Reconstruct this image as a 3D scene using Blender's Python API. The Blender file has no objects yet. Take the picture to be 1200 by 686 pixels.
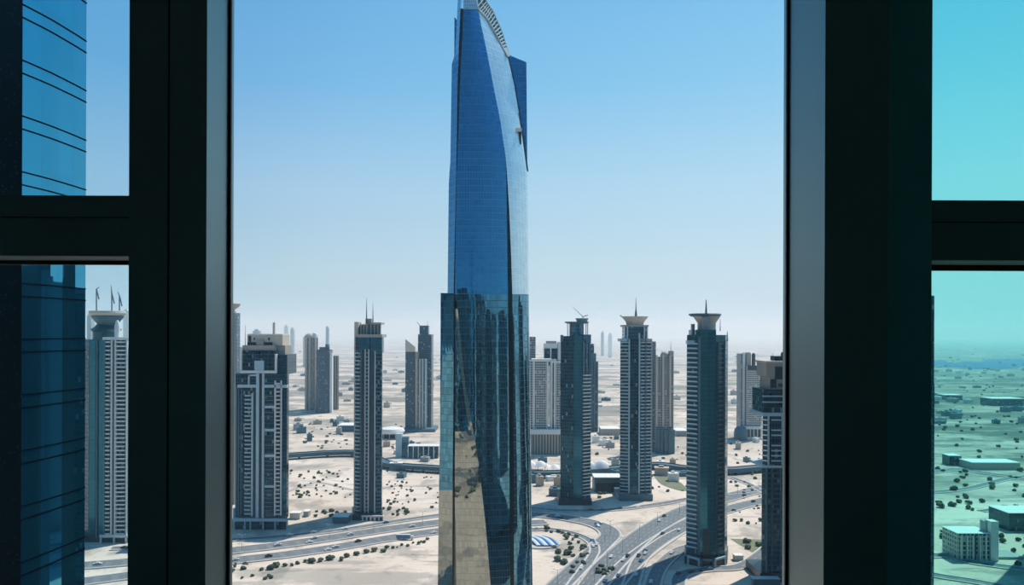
import bpy, math, random
from mathutils import Vector, noise
random.seed(7)
scene = bpy.context.scene
COL = scene.collection
# ------------------------------------------------------------------ camera model (1200x686 frame)
F, H, PY, PHI = 900.0, 180.0, 390.0, math.radians(0.2)
CP, SP = math.cos(PHI), math.sin(PHI)
def W(px, py, d):
    cx, cy = (px - 600) / F, (PY - py) / F
    return ((cx*CP - cy*SP)*d, d, H + (cx*SP + cy*CP)*d)
def X(px, d, py=450): return W(px, py, d)[0]
def Z(py, d, px=600): return W(px, py, d)[2]
def G(px, py, z=0.0):
    cx, cy = (px - 600) / F, (PY - py) / F
    d = -(H - z) / (cx*SP + cy*CP)
    return ((cx*CP - cy*SP)*d, d)
def base_depth(py): return H * F / (py - PY)

# ------------------------------------------------------------------ materials
def new_mat(name):
    m = bpy.data.materials.new(name); m.use_nodes = True
    nt = m.node_tree
    for n in list(nt.nodes): nt.nodes.remove(n)
    out = nt.nodes.new('ShaderNodeOutputMaterial')
    return m, nt, out
def nd(nt, t, **kw):
    n = nt.nodes.new(t)
    for k, v in kw.items():
        if k.startswith('_'): setattr(n, k[1:], v)
        else: n.inputs[k].default_value = v
    return n
def mth(nt, op, a, b=None):
    n = nt.nodes.new('ShaderNodeMath'); n.operation = op
    for i, v in enumerate((a, b)):
        if v is None: continue
        if isinstance(v, (int, float)): n.inputs[i].default_value = v
        else: nt.links.new(v, n.inputs[i])
    return n.outputs[0]
def mixc(nt, f, a, b):
    n = nt.nodes.new('ShaderNodeMix'); n.data_type = 'RGBA'
    for i, v in ((0, f), (6, a), (7, b)):
        if isinstance(v, (int, float)): n.inputs[i].default_value = v
        elif isinstance(v, tuple): n.inputs[i].default_value = (*v, 1)
        else: nt.links.new(v, n.inputs[i])
    return n.outputs[2]
def principled(nt, out, color=(.5,.5,.5), rough=.6, metal=0.0, spec=.5):
    b = nt.nodes.new('ShaderNodeBsdfPrincipled')
    if isinstance(color, tuple): b.inputs['Base Color'].default_value = (*color, 1)
    else: nt.links.new(color, b.inputs['Base Color'])
    for k, v in (('Roughness', rough), ('Metallic', metal), ('Specular IOR Level', spec)):
        if isinstance(v, (int, float)): b.inputs[k].default_value = v
        else: nt.links.new(v, b.inputs[k])
    nt.links.new(b.outputs[0], out.inputs[0])
    return b
def plain(name, color, rough=.6, metal=0.0, spec=.5, var=0.12, scale=.4):
    m, nt, out = new_mat(name)
    g = nt.nodes.new('ShaderNodeNewGeometry')
    t = nd(nt, 'ShaderNodeTexNoise', Scale=scale, Detail=3.0)
    nt.links.new(g.outputs['Position'], t.inputs['Vector'])
    c = mixc(nt, t.outputs['Fac'], tuple(x*(1-var) for x in color), tuple(min(1, x*(1+var)) for x in color))
    principled(nt, out, c, rough, metal, spec)
    return m
def facade(name, glass, frame, bay=3.0, floor=3.7, mf=.25, sf=.3, metal=.6, rough=.08, var=.5, blind=.12, blindc=(.5,.5,.45), wav=0.0, fmetal=0.0, frough=.6):
    """window grid from the UVs (in metres): mf / sf are the widths of mullion and spandrel as shares of bay and floor"""
    m, nt, out = new_mat(name)
    uv = nt.nodes.new('ShaderNodeUVMap'); sp = nt.nodes.new('ShaderNodeSeparateXYZ')
    nt.links.new(uv.outputs[0], sp.inputs[0])
    u = mth(nt, 'DIVIDE', sp.outputs[0], bay); v = mth(nt, 'DIVIDE', sp.outputs[1], floor)
    fu = mth(nt, 'FRACT', u); fv = mth(nt, 'FRACT', v)
    mask = mth(nt, 'MULTIPLY', mth(nt, 'GREATER_THAN', fu, mf), mth(nt, 'GREATER_THAN', fv, sf))
    cell = nt.nodes.new('ShaderNodeCombineXYZ')
    nt.links.new(mth(nt, 'FLOOR', u), cell.inputs[0]); nt.links.new(mth(nt, 'FLOOR', v), cell.inputs[1])
    wn = nt.nodes.new('ShaderNodeTexWhiteNoise'); wn.noise_dimensions = '3D'
    nt.links.new(cell.outputs[0], wn.inputs['Vector'])
    g1 = mixc(nt, wn.outputs['Value'], tuple(x*(1-var) for x in glass), tuple(min(1, x*(1+var)) for x in glass))
    isb = mth(nt, 'LESS_THAN', wn.outputs['Value'], blind)
    g2 = mixc(nt, isb, g1, blindc)
    col = mixc(nt, mask, frame, g2)
    gm = mth(nt, 'MULTIPLY', mask, mth(nt, 'SUBTRACT', 1.0, isb))
    met = mth(nt, 'ADD', mth(nt, 'MULTIPLY', gm, metal - fmetal), fmetal)
    rg = mth(nt, 'SUBTRACT', frough, mth(nt, 'MULTIPLY', gm, frough - rough))
    b = principled(nt, out, col, rg, met)
    if wav > 0:
        t = nd(nt, 'ShaderNodeTexNoise', Scale=.09, Detail=2.0)
        mp = nd(nt, 'ShaderNodeMapping'); mp.inputs['Scale'].default_value = (1, 1, 1)
        nt.links.new(uv.outputs[0], mp.inputs[0]); nt.links.new(mp.outputs[0], t.inputs['Vector'])
        hsum = mth(nt, 'ADD', mth(nt, 'MULTIPLY', t.outputs['Fac'], wav), mth(nt, 'MULTIPLY', wn.outputs['Value'], 0.0))
        bp = nd(nt, 'ShaderNodeBump', Strength=1.0, Distance=1.0)
        nt.links.new(hsum, bp.inputs['Height']); nt.links.new(bp.outputs[0], b.inputs['Normal'])
    return m

# ------------------------------------------------------------------ mesh builder
class MB:
    def __init__(s): s.v = []; s.f = []; s.uv = []; s.sm = False
    def face(s, pts, uvs=None):
        n = len(s.v); s.v += [tuple(p) for p in pts]; s.f.append(tuple(range(n, n+len(pts))))
        s.uv.append(uvs or [(p[0]+p[1], p[2]) for p in pts])
    def prism(s, fp, z0, z1, top=True, bottom=True):
        """fp counter-clockwise seen from above; z1 may be a list of heights"""
        n = len(fp); zt = z1 if isinstance(z1, (list, tuple)) else [z1]*n
        u = 0
        for i in range(n):
            a, b = fp[i], fp[(i+1) % n]; L = math.dist(a, b)
            s.face([(*a, z0), (*b, z0), (*b, zt[(i+1) % n]), (*a, zt[i])], [(u, z0), (u+L, z0), (u+L, zt[(i+1) % n]), (u, zt[i])])
            u += L
        if top: s.face([(*p, z) for p, z in zip(fp, zt)], [(.1, .1)]*n)
        if bottom: s.face([(*p, z0) for p in reversed(fp)], [(.1, .1)]*n)
        return s
    def box(s, x0, x1, y0, y1, z0, z1): return s.prism([(x0, y0), (x1, y0), (x1, y1), (x0, y1)], z0, z1)
    def tube(s, p0, p1, r0, r1=None, n=6):
        r1 = r0 if r1 is None else r1
        p0, p1 = Vector(p0), Vector(p1); ax = (p1-p0).normalized()
        a = ax.orthogonal().normalized(); b = ax.cross(a)
        k0 = [p0 + (a*math.cos(2*math.pi*i/n)+b*math.sin(2*math.pi*i/n))*r0 for i in range(n)]
        k1 = [p1 + (a*math.cos(2*math.pi*i/n)+b*math.sin(2*math.pi*i/n))*r1 for i in range(n)]
        for i in range(n):
            j = (i+1) % n; s.face([k0[i], k0[j], k1[j], k1[i]])
        s.face(list(reversed(k0))); s.face(k1); return s
    def lathe(s, cx, cy, prof, n=20, sy=1.0, rot=0.0):
        rings = [[(cx + r*math.cos(rot+2*math.pi*i/n), cy + r*sy*math.sin(rot+2*math.pi*i/n), z) for i in range(n)] for r, z in prof]
        for k in range(len(rings)-1):
            ra = max(prof[k][0], prof[k+1][0])
            for i in range(n):
                j = (i+1) % n
                u0, u1 = 2*math.pi*ra*i/n, 2*math.pi*ra*(i+1)/n
                s.face([rings[k][i], rings[k][j], rings[k+1][j], rings[k+1][i]], [(u0, prof[k][1]), (u1, prof[k][1]), (u1, prof[k+1][1]), (u0, prof[k+1][1])])
        s.face(list(reversed(rings[0])), [(.1,.1)]*n); s.face(rings[-1], [(.1,.1)]*n); return s
    def sheet(s, rows, back=None, uvs=None):
        rows = [[(p[0], p[1], max(0.02, p[2])) for p in r] for r in rows]
        """rows: list of rows of points; a skin, closed behind by moving copies 'back' metres along +y"""
        R, C = len(rows), len(rows[0])
        acc = []
        for r in rows:
            u = [0]
            for i in range(1, C): u.append(u[-1]+math.dist(r[i], r[i-1]))
            m0 = u[-1]/2; acc.append([x-m0 for x in u])
        for i in range(R-1):
            for j in range(C-1):
                s.face([rows[i][j], rows[i+1][j], rows[i+1][j+1], rows[i][j+1]],
                       [(acc[i][j]+200, rows[i][j][2]), (acc[i+1][j]+200, rows[i+1][j][2]), (acc[i+1][j+1]+200, rows[i+1][j+1][2]), (acc[i][j+1]+200, rows[i][j+1][2])])
        if back:
            bk = [[(p[0], p[1]+back, p[2]) for p in r] for r in rows]
            for i in range(R-1):
                for j in range(C-1): s.face([bk[i][j], bk[i][j+1], bk[i+1][j+1], bk[i+1][j]], [(.1,.1)]*4)
                s.face([rows[i][0], bk[i][0], bk[i+1][0], rows[i+1][0]])
                s.face([rows[i][-1], rows[i+1][-1], bk[i+1][-1], bk[i][-1]])
            for j in range(C-1):
                s.face([rows[0][j], rows[0][j+1], bk[0][j+1], bk[0][j]], [(.1,.1)]*4)
                s.face([rows[-1][j], bk[-1][j], bk[-1][j+1], rows[-1][j+1]], [(.1,.1)]*4)
        return s
    def build(s, name, mat, parent=None, origin=None, smooth=False, weld=True):
        o0 = Vector(origin) if origin is not None else (Vector(parent.location) if parent is not None else Vector((0, 0, 0)))
        me = bpy.data.meshes.new(name)
        me.from_pydata([tuple(Vector(p)-o0) for p in s.v], [], s.f)
        ul = me.uv_layers.new(name='UVMap')
        k = 0
        for uvs in s.uv:
            for q in uvs: ul.data[k].uv = q; k += 1
        if weld:
            import bmesh
            bm = bmesh.new(); bm.from_mesh(me); bmesh.ops.remove_doubles(bm, verts=bm.verts, dist=1e-4); bm.to_mesh(me); bm.free()
        if smooth:
            me.polygons.foreach_set('use_smooth', [True]*len(me.polygons))
            me.set_sharp_from_angle(angle=math.radians(35))
        me.materials.append(mat)
        o = bpy.data.objects.new(name, me); COL.objects.link(o)
        if parent is not None: o.parent = parent
        elif origin is not None: o.location = origin
        return o
def tag(o, label=None, cat=None, group=None, kind=None):
    for k, v in (('label', label), ('category', cat), ('group', group), ('kind', kind)):
        if v: o[k] = v
    return o
def empty(name, loc, label=None, cat=None, group=None, kind=None):
    o = bpy.data.objects.new(name, None); COL.objects.link(o); o.location = loc; o.empty_display_size = .5
    return tag(o, label, cat, group, kind)
def rect(x0, x1, y0, y1): return [(x0, y0), (x1, y0), (x1, y1), (x0, y1)]

# ------------------------------------------------------------------ palette
M = {}
M['white'] = plain('pale_render', (.74,.74,.70), .7)
M['cream'] = plain('cream_stone', (.60,.52,.43), .75)
M['beige'] = plain('beige_stone', (.42,.37,.31), .75)
M['grey'] = plain('grey_concrete', (.33,.35,.35), .7)
M['lightgrey'] = plain('light_grey_panel', (.44,.59,.63), .5)
M['dark'] = plain('dark_panel', (.012,.03,.045), .35)
M['teal'] = plain('teal_panel', (.03,.10,.13), .3, .3)
M['steel'] = plain('mast_steel', (.12,.16,.18), .4, .5)
M['slate'] = plain('slate_rib', (.065,.15,.19), .5)
M['glass_dark'] = facade('dark_glass', (.006,.06,.09), (.010,.07,.10), 1.5, 3.7, .1, .14, .6, .08, .6, .03, (.25,.3,.3))
M['glass_petrol'] = facade('petrol_glass', (.012,.07,.11), (.015,.07,.10), 1.5, 3.7, .08, .08, .8, .07, .3, .0)
M['glass_deep'] = facade('deep_teal_glass', (.004,.085,.115), (.010,.09,.12), 1.5, 3.7, .1, .14, .35, .08, .5, .02, (.2,.27,.28))
M['glass_teal'] = facade('teal_glass', (.010,.15,.195), (.014,.12,.16), 1.5, 3.7, .06, .08, .45, .1, .15, .0)
M['glass_blue'] = facade('blue_grey_glass', (.05,.14,.21), (.06,.13,.17), 1.5, 3.7, .12, .2, .7, .1, .4, .03)
M['res_dark'] = facade('flat_windows_dark', (.004,.045,.07), (.014,.075,.10), 2.2, 3.7, .22, .22, .4, .1, .7, .10, (.22,.25,.25))
M['res_white'] = facade('flat_windows_pale', (.02,.06,.09), (.55,.54,.50), 3.2, 3.6, .32, .34, .3, .12, .7, .08, (.4,.4,.36))
M['res_beige'] = facade('flat_windows_beige', (.03,.07,.10), (.36,.33,.29), 3.2, 3.6, .40, .40, .3, .12, .6, .08, (.4,.4,.36))
M['res_grey'] = facade('flat_windows_grey', (.03,.075,.10), (.24,.28,.29), 2.6, 3.6, .38, .36, .3, .12, .6, .08, (.4,.4,.36))
M['far_dark'] = facade('far_dark_glass', (.03,.07,.11), (.05,.10,.14), 2.4, 3.7, .2, .3, .4, .2, .6, .06, (.3,.33,.33))

# ------------------------------------------------------------------ world, sun
SUN = Vector((.37, .39, .843)).normalized()
w = bpy.data.worlds.new('sky'); scene.world = w; w.use_nodes = True
nt = w.node_tree
for n in list(nt.nodes): nt.nodes.remove(n)
wo = nt.nodes.new('ShaderNodeOutputWorld'); bg = nt.nodes.new('ShaderNodeBackground'); nt.links.new(bg.outputs[0], wo.inputs[0])
tc = nt.nodes.new('ShaderNodeTexCoord'); sx = nt.nodes.new('ShaderNodeSeparateXYZ'); nt.links.new(tc.outputs['Generated'], sx.inputs[0])
def ramp(nt, fac, stops):
    r = nt.nodes.new('ShaderNodeValToRGB'); e = r.color_ramp.elements
    while len(e) < len(stops): e.new(.5)
    for el, (p, c) in zip(e, stops): el.position = p; el.color = (*c, 1)
    nt.links.new(fac, r.inputs[0]); return r.outputs[0]
front_cool = ramp(nt, sx.outputs[2], [(0.0,(.40,.56,.66)), (.08,(.43,.61,.73)), (.18,(.36,.58,.79)), (.30,(.18,.46,.78)), (.42,(.13,.40,.74)), (1.0,(.05,.20,.50))])
front_pale = ramp(nt, sx.outputs[2], [(0.0,(.52,.66,.74)), (.08,(.57,.74,.84)), (.18,(.48,.73,.90)), (.30,(.30,.64,.90)), (.42,(.22,.56,.88)), (1.0,(.09,.28,.60))])
back = ramp(nt, sx.outputs[2], [(0.0,(.22,.42,.54)), (.10,(.09,.28,.46)), (.30,(.05,.22,.42)), (1.0,(.045,.20,.46))])
# towards the sun (front right) the sky is paler
dp = nt.nodes.new('ShaderNodeVectorMath'); dp.operation = 'DOT_PRODUCT'; nt.links.new(tc.outputs['Generated'], dp.inputs[0]); dp.inputs[1].default_value = (.68, .733, 0)
mr2 = nd(nt, 'ShaderNodeMapRange'); mr2.inputs[1].default_value = .45; mr2.inputs[2].default_value = 1.0; nt.links.new(dp.outputs['Value'], mr2.inputs[0])
front = mixc(nt, mr2.outputs[0], front_cool, front_pale)
mr = nd(nt, 'ShaderNodeMapRange'); mr.inputs[1].default_value = -.85; mr.inputs[2].default_value = .55; nt.links.new(dp.outputs['Value'], mr.inputs[0])
nt.links.new(mixc(nt, mr.outputs[0], back, front), bg.inputs[0]); bg.inputs[1].default_value = 1.0
sl = bpy.data.lights.new('sun', 'SUN'); sl.energy = 4.3; sl.angle = math.radians(.6); sl.color = (1, .94, .85)
so = bpy.data.objects.new('sun', sl); COL.objects.link(so); so.rotation_euler = SUN.to_track_quat('Z', 'Y').to_euler()

# ------------------------------------------------------------------ ground, water, haze
m, nt, out = new_mat('desert_sand')
g = nt.nodes.new('ShaderNodeNewGeometry')
def nz(scale, detail=4, rough=.55, sc=(1,1,1)):
    mp = nd(nt, 'ShaderNodeMapping'); mp.inputs['Scale'].default_value = sc
    nt.links.new(g.outputs['Position'], mp.inputs[0])
    t = nd(nt, 'ShaderNodeTexNoise', Scale=scale, Detail=float(detail), Roughness=rough); nt.links.new(mp.outputs[0], t.inputs['Vector']); return t.outputs['Fac']
def step(f, a, b):
    r = nd(nt, 'ShaderNodeMapRange'); r.interpolation_type = 'SMOOTHSTEP'; r.inputs[1].default_value = a; r.inputs[2].default_value = b; nt.links.new(f, r.inputs[0]); return r.outputs[0]
c = mixc(nt, step(nz(.006, 5), .35, .65), (.60,.505,.41), (.76,.645,.535))
c = mixc(nt, mth(nt, 'MULTIPLY', step(nz(.03, 5, .6, (1,.6,1)), .52, .64), .6), c, (.27,.25,.22))
c = mixc(nt, mth(nt, 'MULTIPLY', step(nz(.012, 6, .7, (.35,1,1)), .54, .60), .5), c, (.24,.24,.21))
pxyz = nt.nodes.new('ShaderNodeSeparateXYZ'); nt.links.new(g.outputs['Position'], pxyz.inputs[0])
c = mixc(nt, mth(nt, 'MULTIPLY', step(nz(.035, 6, .7, (.22,1,1)), .56, .63), .55), c, (.20,.20,.18))
c = mixc(nt, mth(nt, 'MULTIPLY', step(nz(.3, 3, .6), .60, .70), .5), c, (.25,.24,.21))
far = step(pxyz.outputs[1], 800, 2000)
c = mixc(nt, mth(nt, 'MULTIPLY', step(nz(.0045, 7, .66, (.5,1,1)), .47, .56), mth(nt, 'MULTIPLY', far, .85)), c, (.19,.19,.16))
c = mixc(nt, mth(nt, 'MULTIPLY', step(nz(.02, 4, .6), .60, .68), mth(nt, 'MULTIPLY', far, .8)), c, (.10,.13,.11))
east = mth(nt, 'MULTIPLY', step(mth(nt, 'SUBTRACT', pxyz.outputs[0], mth(nt, 'MULTIPLY', pxyz.outputs[1], .45)), -50, 100), step(pxyz.outputs[1], 700, 1200))
c = mixc(nt, mth(nt, 'MULTIPLY', step(nz(.012, 6, .72, (.2,1,1)), .50, .57), mth(nt, 'MULTIPLY', far, .55)), c, (.29,.28,.25))
c = mixc(nt, mth(nt, 'MULTIPLY', east, .45), c, (.30,.29,.25))
c = mixc(nt, mth(nt, 'MULTIPLY', step(nz(.006, 7, .72, (.4,1,1)), .46, .55), mth(nt, 'MULTIPLY', east, .85)), c, (.09,.12,.10))
c = mixc(nt, mth(nt, 'MULTIPLY', step(nz(.018, 6, .74, (.35,1,1)), .50, .57), mth(nt, 'MULTIPLY', east, .7)), c, (.10,.13,.11))
principled(nt, out, c, .95, 0, .1)
M['sand'] = m
gm = MB()
gm.face([(-16000,-6000,0), (16000,-6000,0), (16000,26000,0), (-16000,26000,0)])
tag(gm.build('ground_terrain', M['sand']), 'pale sandy desert ground spread under the city', 'ground', kind='structure')

def haze(name, dens, col, box, label):
    m, nt, out = new_mat(name)
    vs = nt.nodes.new('ShaderNodeVolumeScatter'); vs.inputs['Color'].default_value = (*col, 1)
    vs.inputs['Density'].default_value = dens; vs.inputs['Anisotropy'].default_value = .25
    nt.links.new(vs.outputs[0], out.inputs['Volume'])
    tag(MB().box(*box).build('haze', m), label, 'haze', kind='stuff')
haze('thin_haze_air', 1/19000, (.55, .84, 1.0), (-15500, 15500, -5800, 1900, -3, 470), 'thin blue air haze among the near towers')
haze('dust_haze_air', 1/6500, (.62, .86, 1.0), (-15500, 15500, 1901, 25500, -3, 470), 'thick pale dust haze lying over the far desert plain')

# ------------------------------------------------------------------ roads
def asphalt(name, lanes, base=(.17,.19,.20)):
    m, nt, out = new_mat(name)
    uv = nt.nodes.new('ShaderNodeUVMap'); sp = nt.nodes.new('ShaderNodeSeparateXYZ'); nt.links.new(uv.outputs[0], sp.inputs[0])
    u, v = sp.outputs[0], sp.outputs[1]
    t = nd(nt, 'ShaderNodeTexNoise', Scale=.25, Detail=4.0); nt.links.new(uv.outputs[0], t.inputs['Vector'])
    mp = nd(nt, 'ShaderNodeMapping'); mp.inputs['Scale'].default_value = (4, .02, 1); nt.links.new(uv.outputs[0], mp.inputs[0])
    t2 = nd(nt, 'ShaderNodeTexNoise', Scale=1.0, Detail=3.0); nt.links.new(mp.outputs[0], t2.inputs['Vector'])
    k = mth(nt, 'MULTIPLY', mth(nt, 'ADD', t.outputs['Fac'], t2.outputs['Fac']), .5)
    c = mixc(nt, k, tuple(x*.72 for x in base), tuple(x*1.35 for x in base))
    lu = mth(nt, 'FRACT', mth(nt, 'ADD', mth(nt, 'MULTIPLY', u, lanes), .5))
    line = mth(nt, 'LESS_THAN', mth(nt, 'ABSOLUTE', mth(nt, 'SUBTRACT', lu, .5)), .045)
    inner = mth(nt, 'MULTIPLY', mth(nt, 'GREATER_THAN', u, .5/lanes), mth(nt, 'LESS_THAN', u, 1-.5/lanes))
    dash = mth(nt, 'LESS_THAN', mth(nt, 'FRACT', mth(nt, 'DIVIDE', v, 12.0)), .4)
    edge = mth(nt, 'GREATER_THAN', mth(nt, 'ABSOLUTE', mth(nt, 'SUBTRACT', u, .5)), .475)
    lm = mth(nt, 'MAXIMUM', mth(nt, 'MULTIPLY', line, mth(nt, 'MULTIPLY', inner, dash)), edge)
    c = mixc(nt, mth(nt, 'MULTIPLY', lm, .75), c, (.62,.60,.56))
    principled(nt, out, c, .85, 0, .1)
    return m
M['road5'] = asphalt('asphalt_wide', 5); M['road2'] = asphalt('asphalt_narrow', 2); M['road3'] = asphalt('asphalt_ramp', 3, (.20,.21,.21))
M['track'] = plain('dirt_track', (.36,.34,.31), .9, var=.2)
M['kerb'] = plain('kerb_concrete', (.52,.50,.46), .8)
def spline(pts, n=10):
    P = [Vector(p) for p in pts]; P = [P[0]*2-P[1]] + P + [P[-1]*2-P[-2]]; out = []
    for i in range(1, len(P)-2):
        for k in range(n):
            t = k/n; a, b, c_, d_ = P[i-1], P[i], P[i+1], P[i+2]
            out.append(.5*((2*b)+(c_-a)*t+(2*a-5*b+4*c_-d_)*t*t+(3*b-a-3*c_+d_)*t**3))
    out.append(P[-2]); return out
ROADS = []
def ribbon(pts, width, off=0.0):
    L = []; R = []; acc = [0]
    for i, p in enumerate(pts):
        q0, q1 = pts[max(0, i-1)], pts[min(len(pts)-1, i+1)]
        t = (q1-q0).normalized(); nrm = Vector((-t.y, t.x))
        L.append(p+nrm*(off+width/2)); R.append(p+nrm*(off-width/2))
        if i: acc.append(acc[-1]+(p-pts[i-1]).length)
    return L, R, acc
def road(pxpts, width, mat, z=.5, label='', name='road', kerb=True, zs=None, cars=True, metric=None, th=.5):
    ctl = [Vector(G(*p)) for p in pxpts] if metric is None else [Vector(p) for p in metric]
    pts = spline(ctl, 10)
    L, R, acc = ribbon(pts, width)
    mb = MB()
    for i in range(len(pts)-1):
        a, b, c_, d_ = L[i], R[i], R[i+1], L[i+1]
        mb.face([(a.x,a.y,z), (b.x,b.y,z), (c_.x,c_.y,z), (d_.x,d_.y,z)], [(0,acc[i]), (1,acc[i]), (1,acc[i+1]), (0,acc[i+1])])
        for e0, e1 in ((b, c_), (d_, a)):
            mb.face([(e0.x,e0.y,z), (e0.x,e0.y,z-th), (e1.x,e1.y,z-th), (e1.x,e1.y,z)], [(.49,0)]*4)
    o = tag(mb.build(name, mat), label, 'road', kind='structure')
    if kerb:
        for s in (1, -1):
            off = s*(width/2+.9)
            l2, r2, _ = ribbon(pts, 1.6, off)
            kb = MB()
            for i in range(len(pts)-1):
                a, b, c_, d_ = l2[i], r2[i], r2[i+1], l2[i+1]
                kb.face([(a.x,a.y,z+.5), (b.x,b.y,z+.5), (c_.x,c_.y,z+.5), (d_.x,d_.y,z+.5)])
                for e0, e1 in ((b, c_), (d_, a)):
                    kb.face([(e0.x,e0.y,z+.5), (e0.x,e0.y,z-.6), (e1.x,e1.y,z-.6), (e1.x,e1.y,z+.5)])
            kb.build('kerb', M['kerb'], o)
    if cars: ROADS.append((pts, width, z))
    return o
road([(40,668),(150,660),(268,647),(329,640),(392,631),(450,622),(514,613.5),(570,607),(624,604),(672,609.5),(702,617),(715,627),(705,639),(672,671),(640,702)], 17, M['road5'], .5, 'wide asphalt road curling past the glass tower into the loop')
road([(40,690),(150,676),(268,659),(329,652),(392,643),(450,633),(514,623.5),(575,617),(640,613)], 16, M['road5'], .45, 'second carriageway of the wide road in front of the left towers')
road([(660,720),(690,690),(722,655),(762,622),(805,599),(850,585),(900,572),(960,560)], 22, M['road5'], .55, 'wide highway sweeping up from the bottom towards the teal tower')
road([(690,720),(713,690),(744,657),(778,632),(812,612),(860,596),(920,582)], 17, M['road5'], .5, 'second carriageway beside the sweeping highway')
road([(728,716),(740,684),(752,655),(778,634),(800,622)], 10, M['road3'], .42, 'slip road bending away below the sweeping highway')
road([(760,716),(764,690),(774,665),(796,646),(820,640)], 10, M['road3'], .38, 'slip road running through the shadow beside the teal tower')
road([(800,716),(795,690),(800,674),(830,668),(870,664),(905,640)], 9, M['road2'], .36, 'service road round the foot of the teal tower')
road([(600,594),(660,599),(720,598),(770,592),(830,582),(900,575)], 8, M['road2'], .34, 'narrow road across the sand behind the loop')
road([(650,716),(668,690),(690,660),(697,645),(690,634),(668,625),(640,621),(600,622)], 6, M['road2'], .3, 'inner ring road around the oval plaza')
road([(130,644),(200,640),(268,634),(337,629),(400,622),(470,611),(520,604)], 8, M['road2'], .32, 'frontage road along the feet of the left towers')
road([(855,560),(875,567),(900,580),(930,592)], 6, M['road2'], .3, 'thin road over the sand right of the teal tower', cars=False)
road([(336,497),(420,490),(480,492),(560,497)], 10, M['track'], .3, 'dirt road in front of the far towers', kerb=False, cars=False)
road([(336,577),(372,566),(420,575),(470,569)], 5, M['track'], .25, 'dirt track over the sand between the left towers', kerb=False, cars=False)
road([(1060,668),(1100,676),(1150,684),(1230,700)], 9, M['road2'], .34, 'road at the bottom of the teal tinted window', cars=False)
road([(1060,655),(1110,652),(1140,660),(1230,672)], 9, M['road2'], .34, 'road past the flat block in the teal tinted window', cars=False)
road([(1060,560),(1120,551),(1160,556),(1230,566)], 14, M['road3'], .34, 'curving road across the plain in the teal tinted window', cars=False)
road([(1060,580),(1130,574),(1180,562),(1230,556)], 8, M['road2'], .34, 'thin curved road behind the flat block', cars=False)
road([(1150,600),(1178,597),(1190,606),(1178,616),(1150,612)], 6, M['road2'], .3, 'small loop road beside the dark block', cars=False)

# elevated road far behind the towers
M['viaduct'] = plain('viaduct_concrete', (.045,.11,.15), .7)
vp = [Vector(G(*p, 9)) for p in [(250,539),(340,531),(420,528),(455,541),(515,546),(625,552),(700,548),(765,542),(805,546),(853,548),(900,545),(990,545)]]
VT = empty('road_viaduct', (vp[3].x, vp[3].y, 0), 'long grey viaduct carrying a road behind the towers', 'viaduct', kind='structure')
vs_ = spline(vp, 8)
mb = MB(); L, R, acc = ribbon(vs_, 16)
for i in range(len(vs_)-1):
    a, b, c_, d_ = L[i], R[i], R[i+1], L[i+1]
    for pts in ([(a,7), (b,7), (c_,7), (d_,7)], [(b,8.2), (b,3), (c_,3), (c_,8.2)], [(d_,8.2), (d_,3), (a,3), (a,8.2)], [(d_,3), (c_,3), (b,3), (a,3)]):
        mb.face([(p.x,p.y,z) for p, z in pts])
mb.build('deck', M['viaduct'], VT)
for i in range(3, len(vs_)-1, 3):
    p = vs_[i]; MB().box(p.x-1.4, p.x+1.4, p.y-1.4, p.y+1.4, 0, 3.1).build('pier', M['viaduct'], VT)

# ------------------------------------------------------------------ tower helpers
def tower(name, label, cat, px, d, group=None):
    return empty(name, (X(px, d), d, 0), label, cat, group)
def fp(d, *pts):  # (pixel column, metres behind the front)
    return [(X(px, d+dd), d+dd) for px, dd in pts]
def shaft(t, d, pts, ytop, mat, name='shaft', ybot=None, zt=None):
    zz = [Z(y, d) for y in ytop] if isinstance(ytop, (list, tuple)) else Z(ytop, d)
    return MB().prism(fp(d, *pts), 0 if ybot is None else Z(ybot, d), zz).build(name, mat, t)
def slab(t, d, px0, px1, yt, yb, mat, name, dd=0.0, th=2.0):
    """upright block: front face dd behind the front plane, th metres thick"""
    z0 = 0 if yb is None else Z(yb, d)
    x0, x1 = X(px0, d+dd), X(px1, d+dd)
    return MB().box(x0, x1, d+dd, d+dd+th, z0, Z(yt, d)).build(name, mat, t)
def mast(t, d, px, yt, yb, mat, r=.5, name='mast', dd=8, r1=.12, px_top=None):
    b = W(px, yb, d+dd); e = W(px if px_top is None else px_top, yt, d+dd)
    return MB().tube(b, e, r, r1).build(name, mat, t)
def balconies(t, a, b, z0, z1, step, mat, proj=1.5, par=1.0, th=.35, name='balcony', skip=0.0, sides=True):
    """one mesh per floor, all sharing one shape: a slab with a parapet in front and at both ends"""
    a, b = Vector(a), Vector(b); L = (b-a).length; ang = math.atan2(b.y-a.y, b.x-a.x)
    mb = MB().box(0, L, -proj, 0.2, 0, th); mb.box(0, L, -proj, -proj+.15, th, th+par)
    if sides and par > 0:
        mb.box(0, .15, -proj+.15, 0, th, th+par); mb.box(L-.15, L, -proj+.15, 0, th, th+par)
    first = None; z = z0; lv = Vector(t.location)
    while z < z1:
        if random.random() >= skip:
            if first is None:
                first = o = mb.build(name, mat, t, origin=(0, 0, 0))
            else:
                o = first.copy(); COL.objects.link(o); o.parent = t
            o.location = Vector((a.x, a.y, z)) - lv; o.rotation_euler = (0, 0, ang)
        z += step
def bal_px(t, d, p0, p1, yt, yb, step, mat, **kw):
    a = (X(p0[0], d+p0[1]), d+p0[1]); b = (X(p1[0], d+p1[1]), d+p1[1])
    balconies(t, a, b, Z(yb, d) if yb else 8, Z(yt, d), step, mat, **kw)
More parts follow.
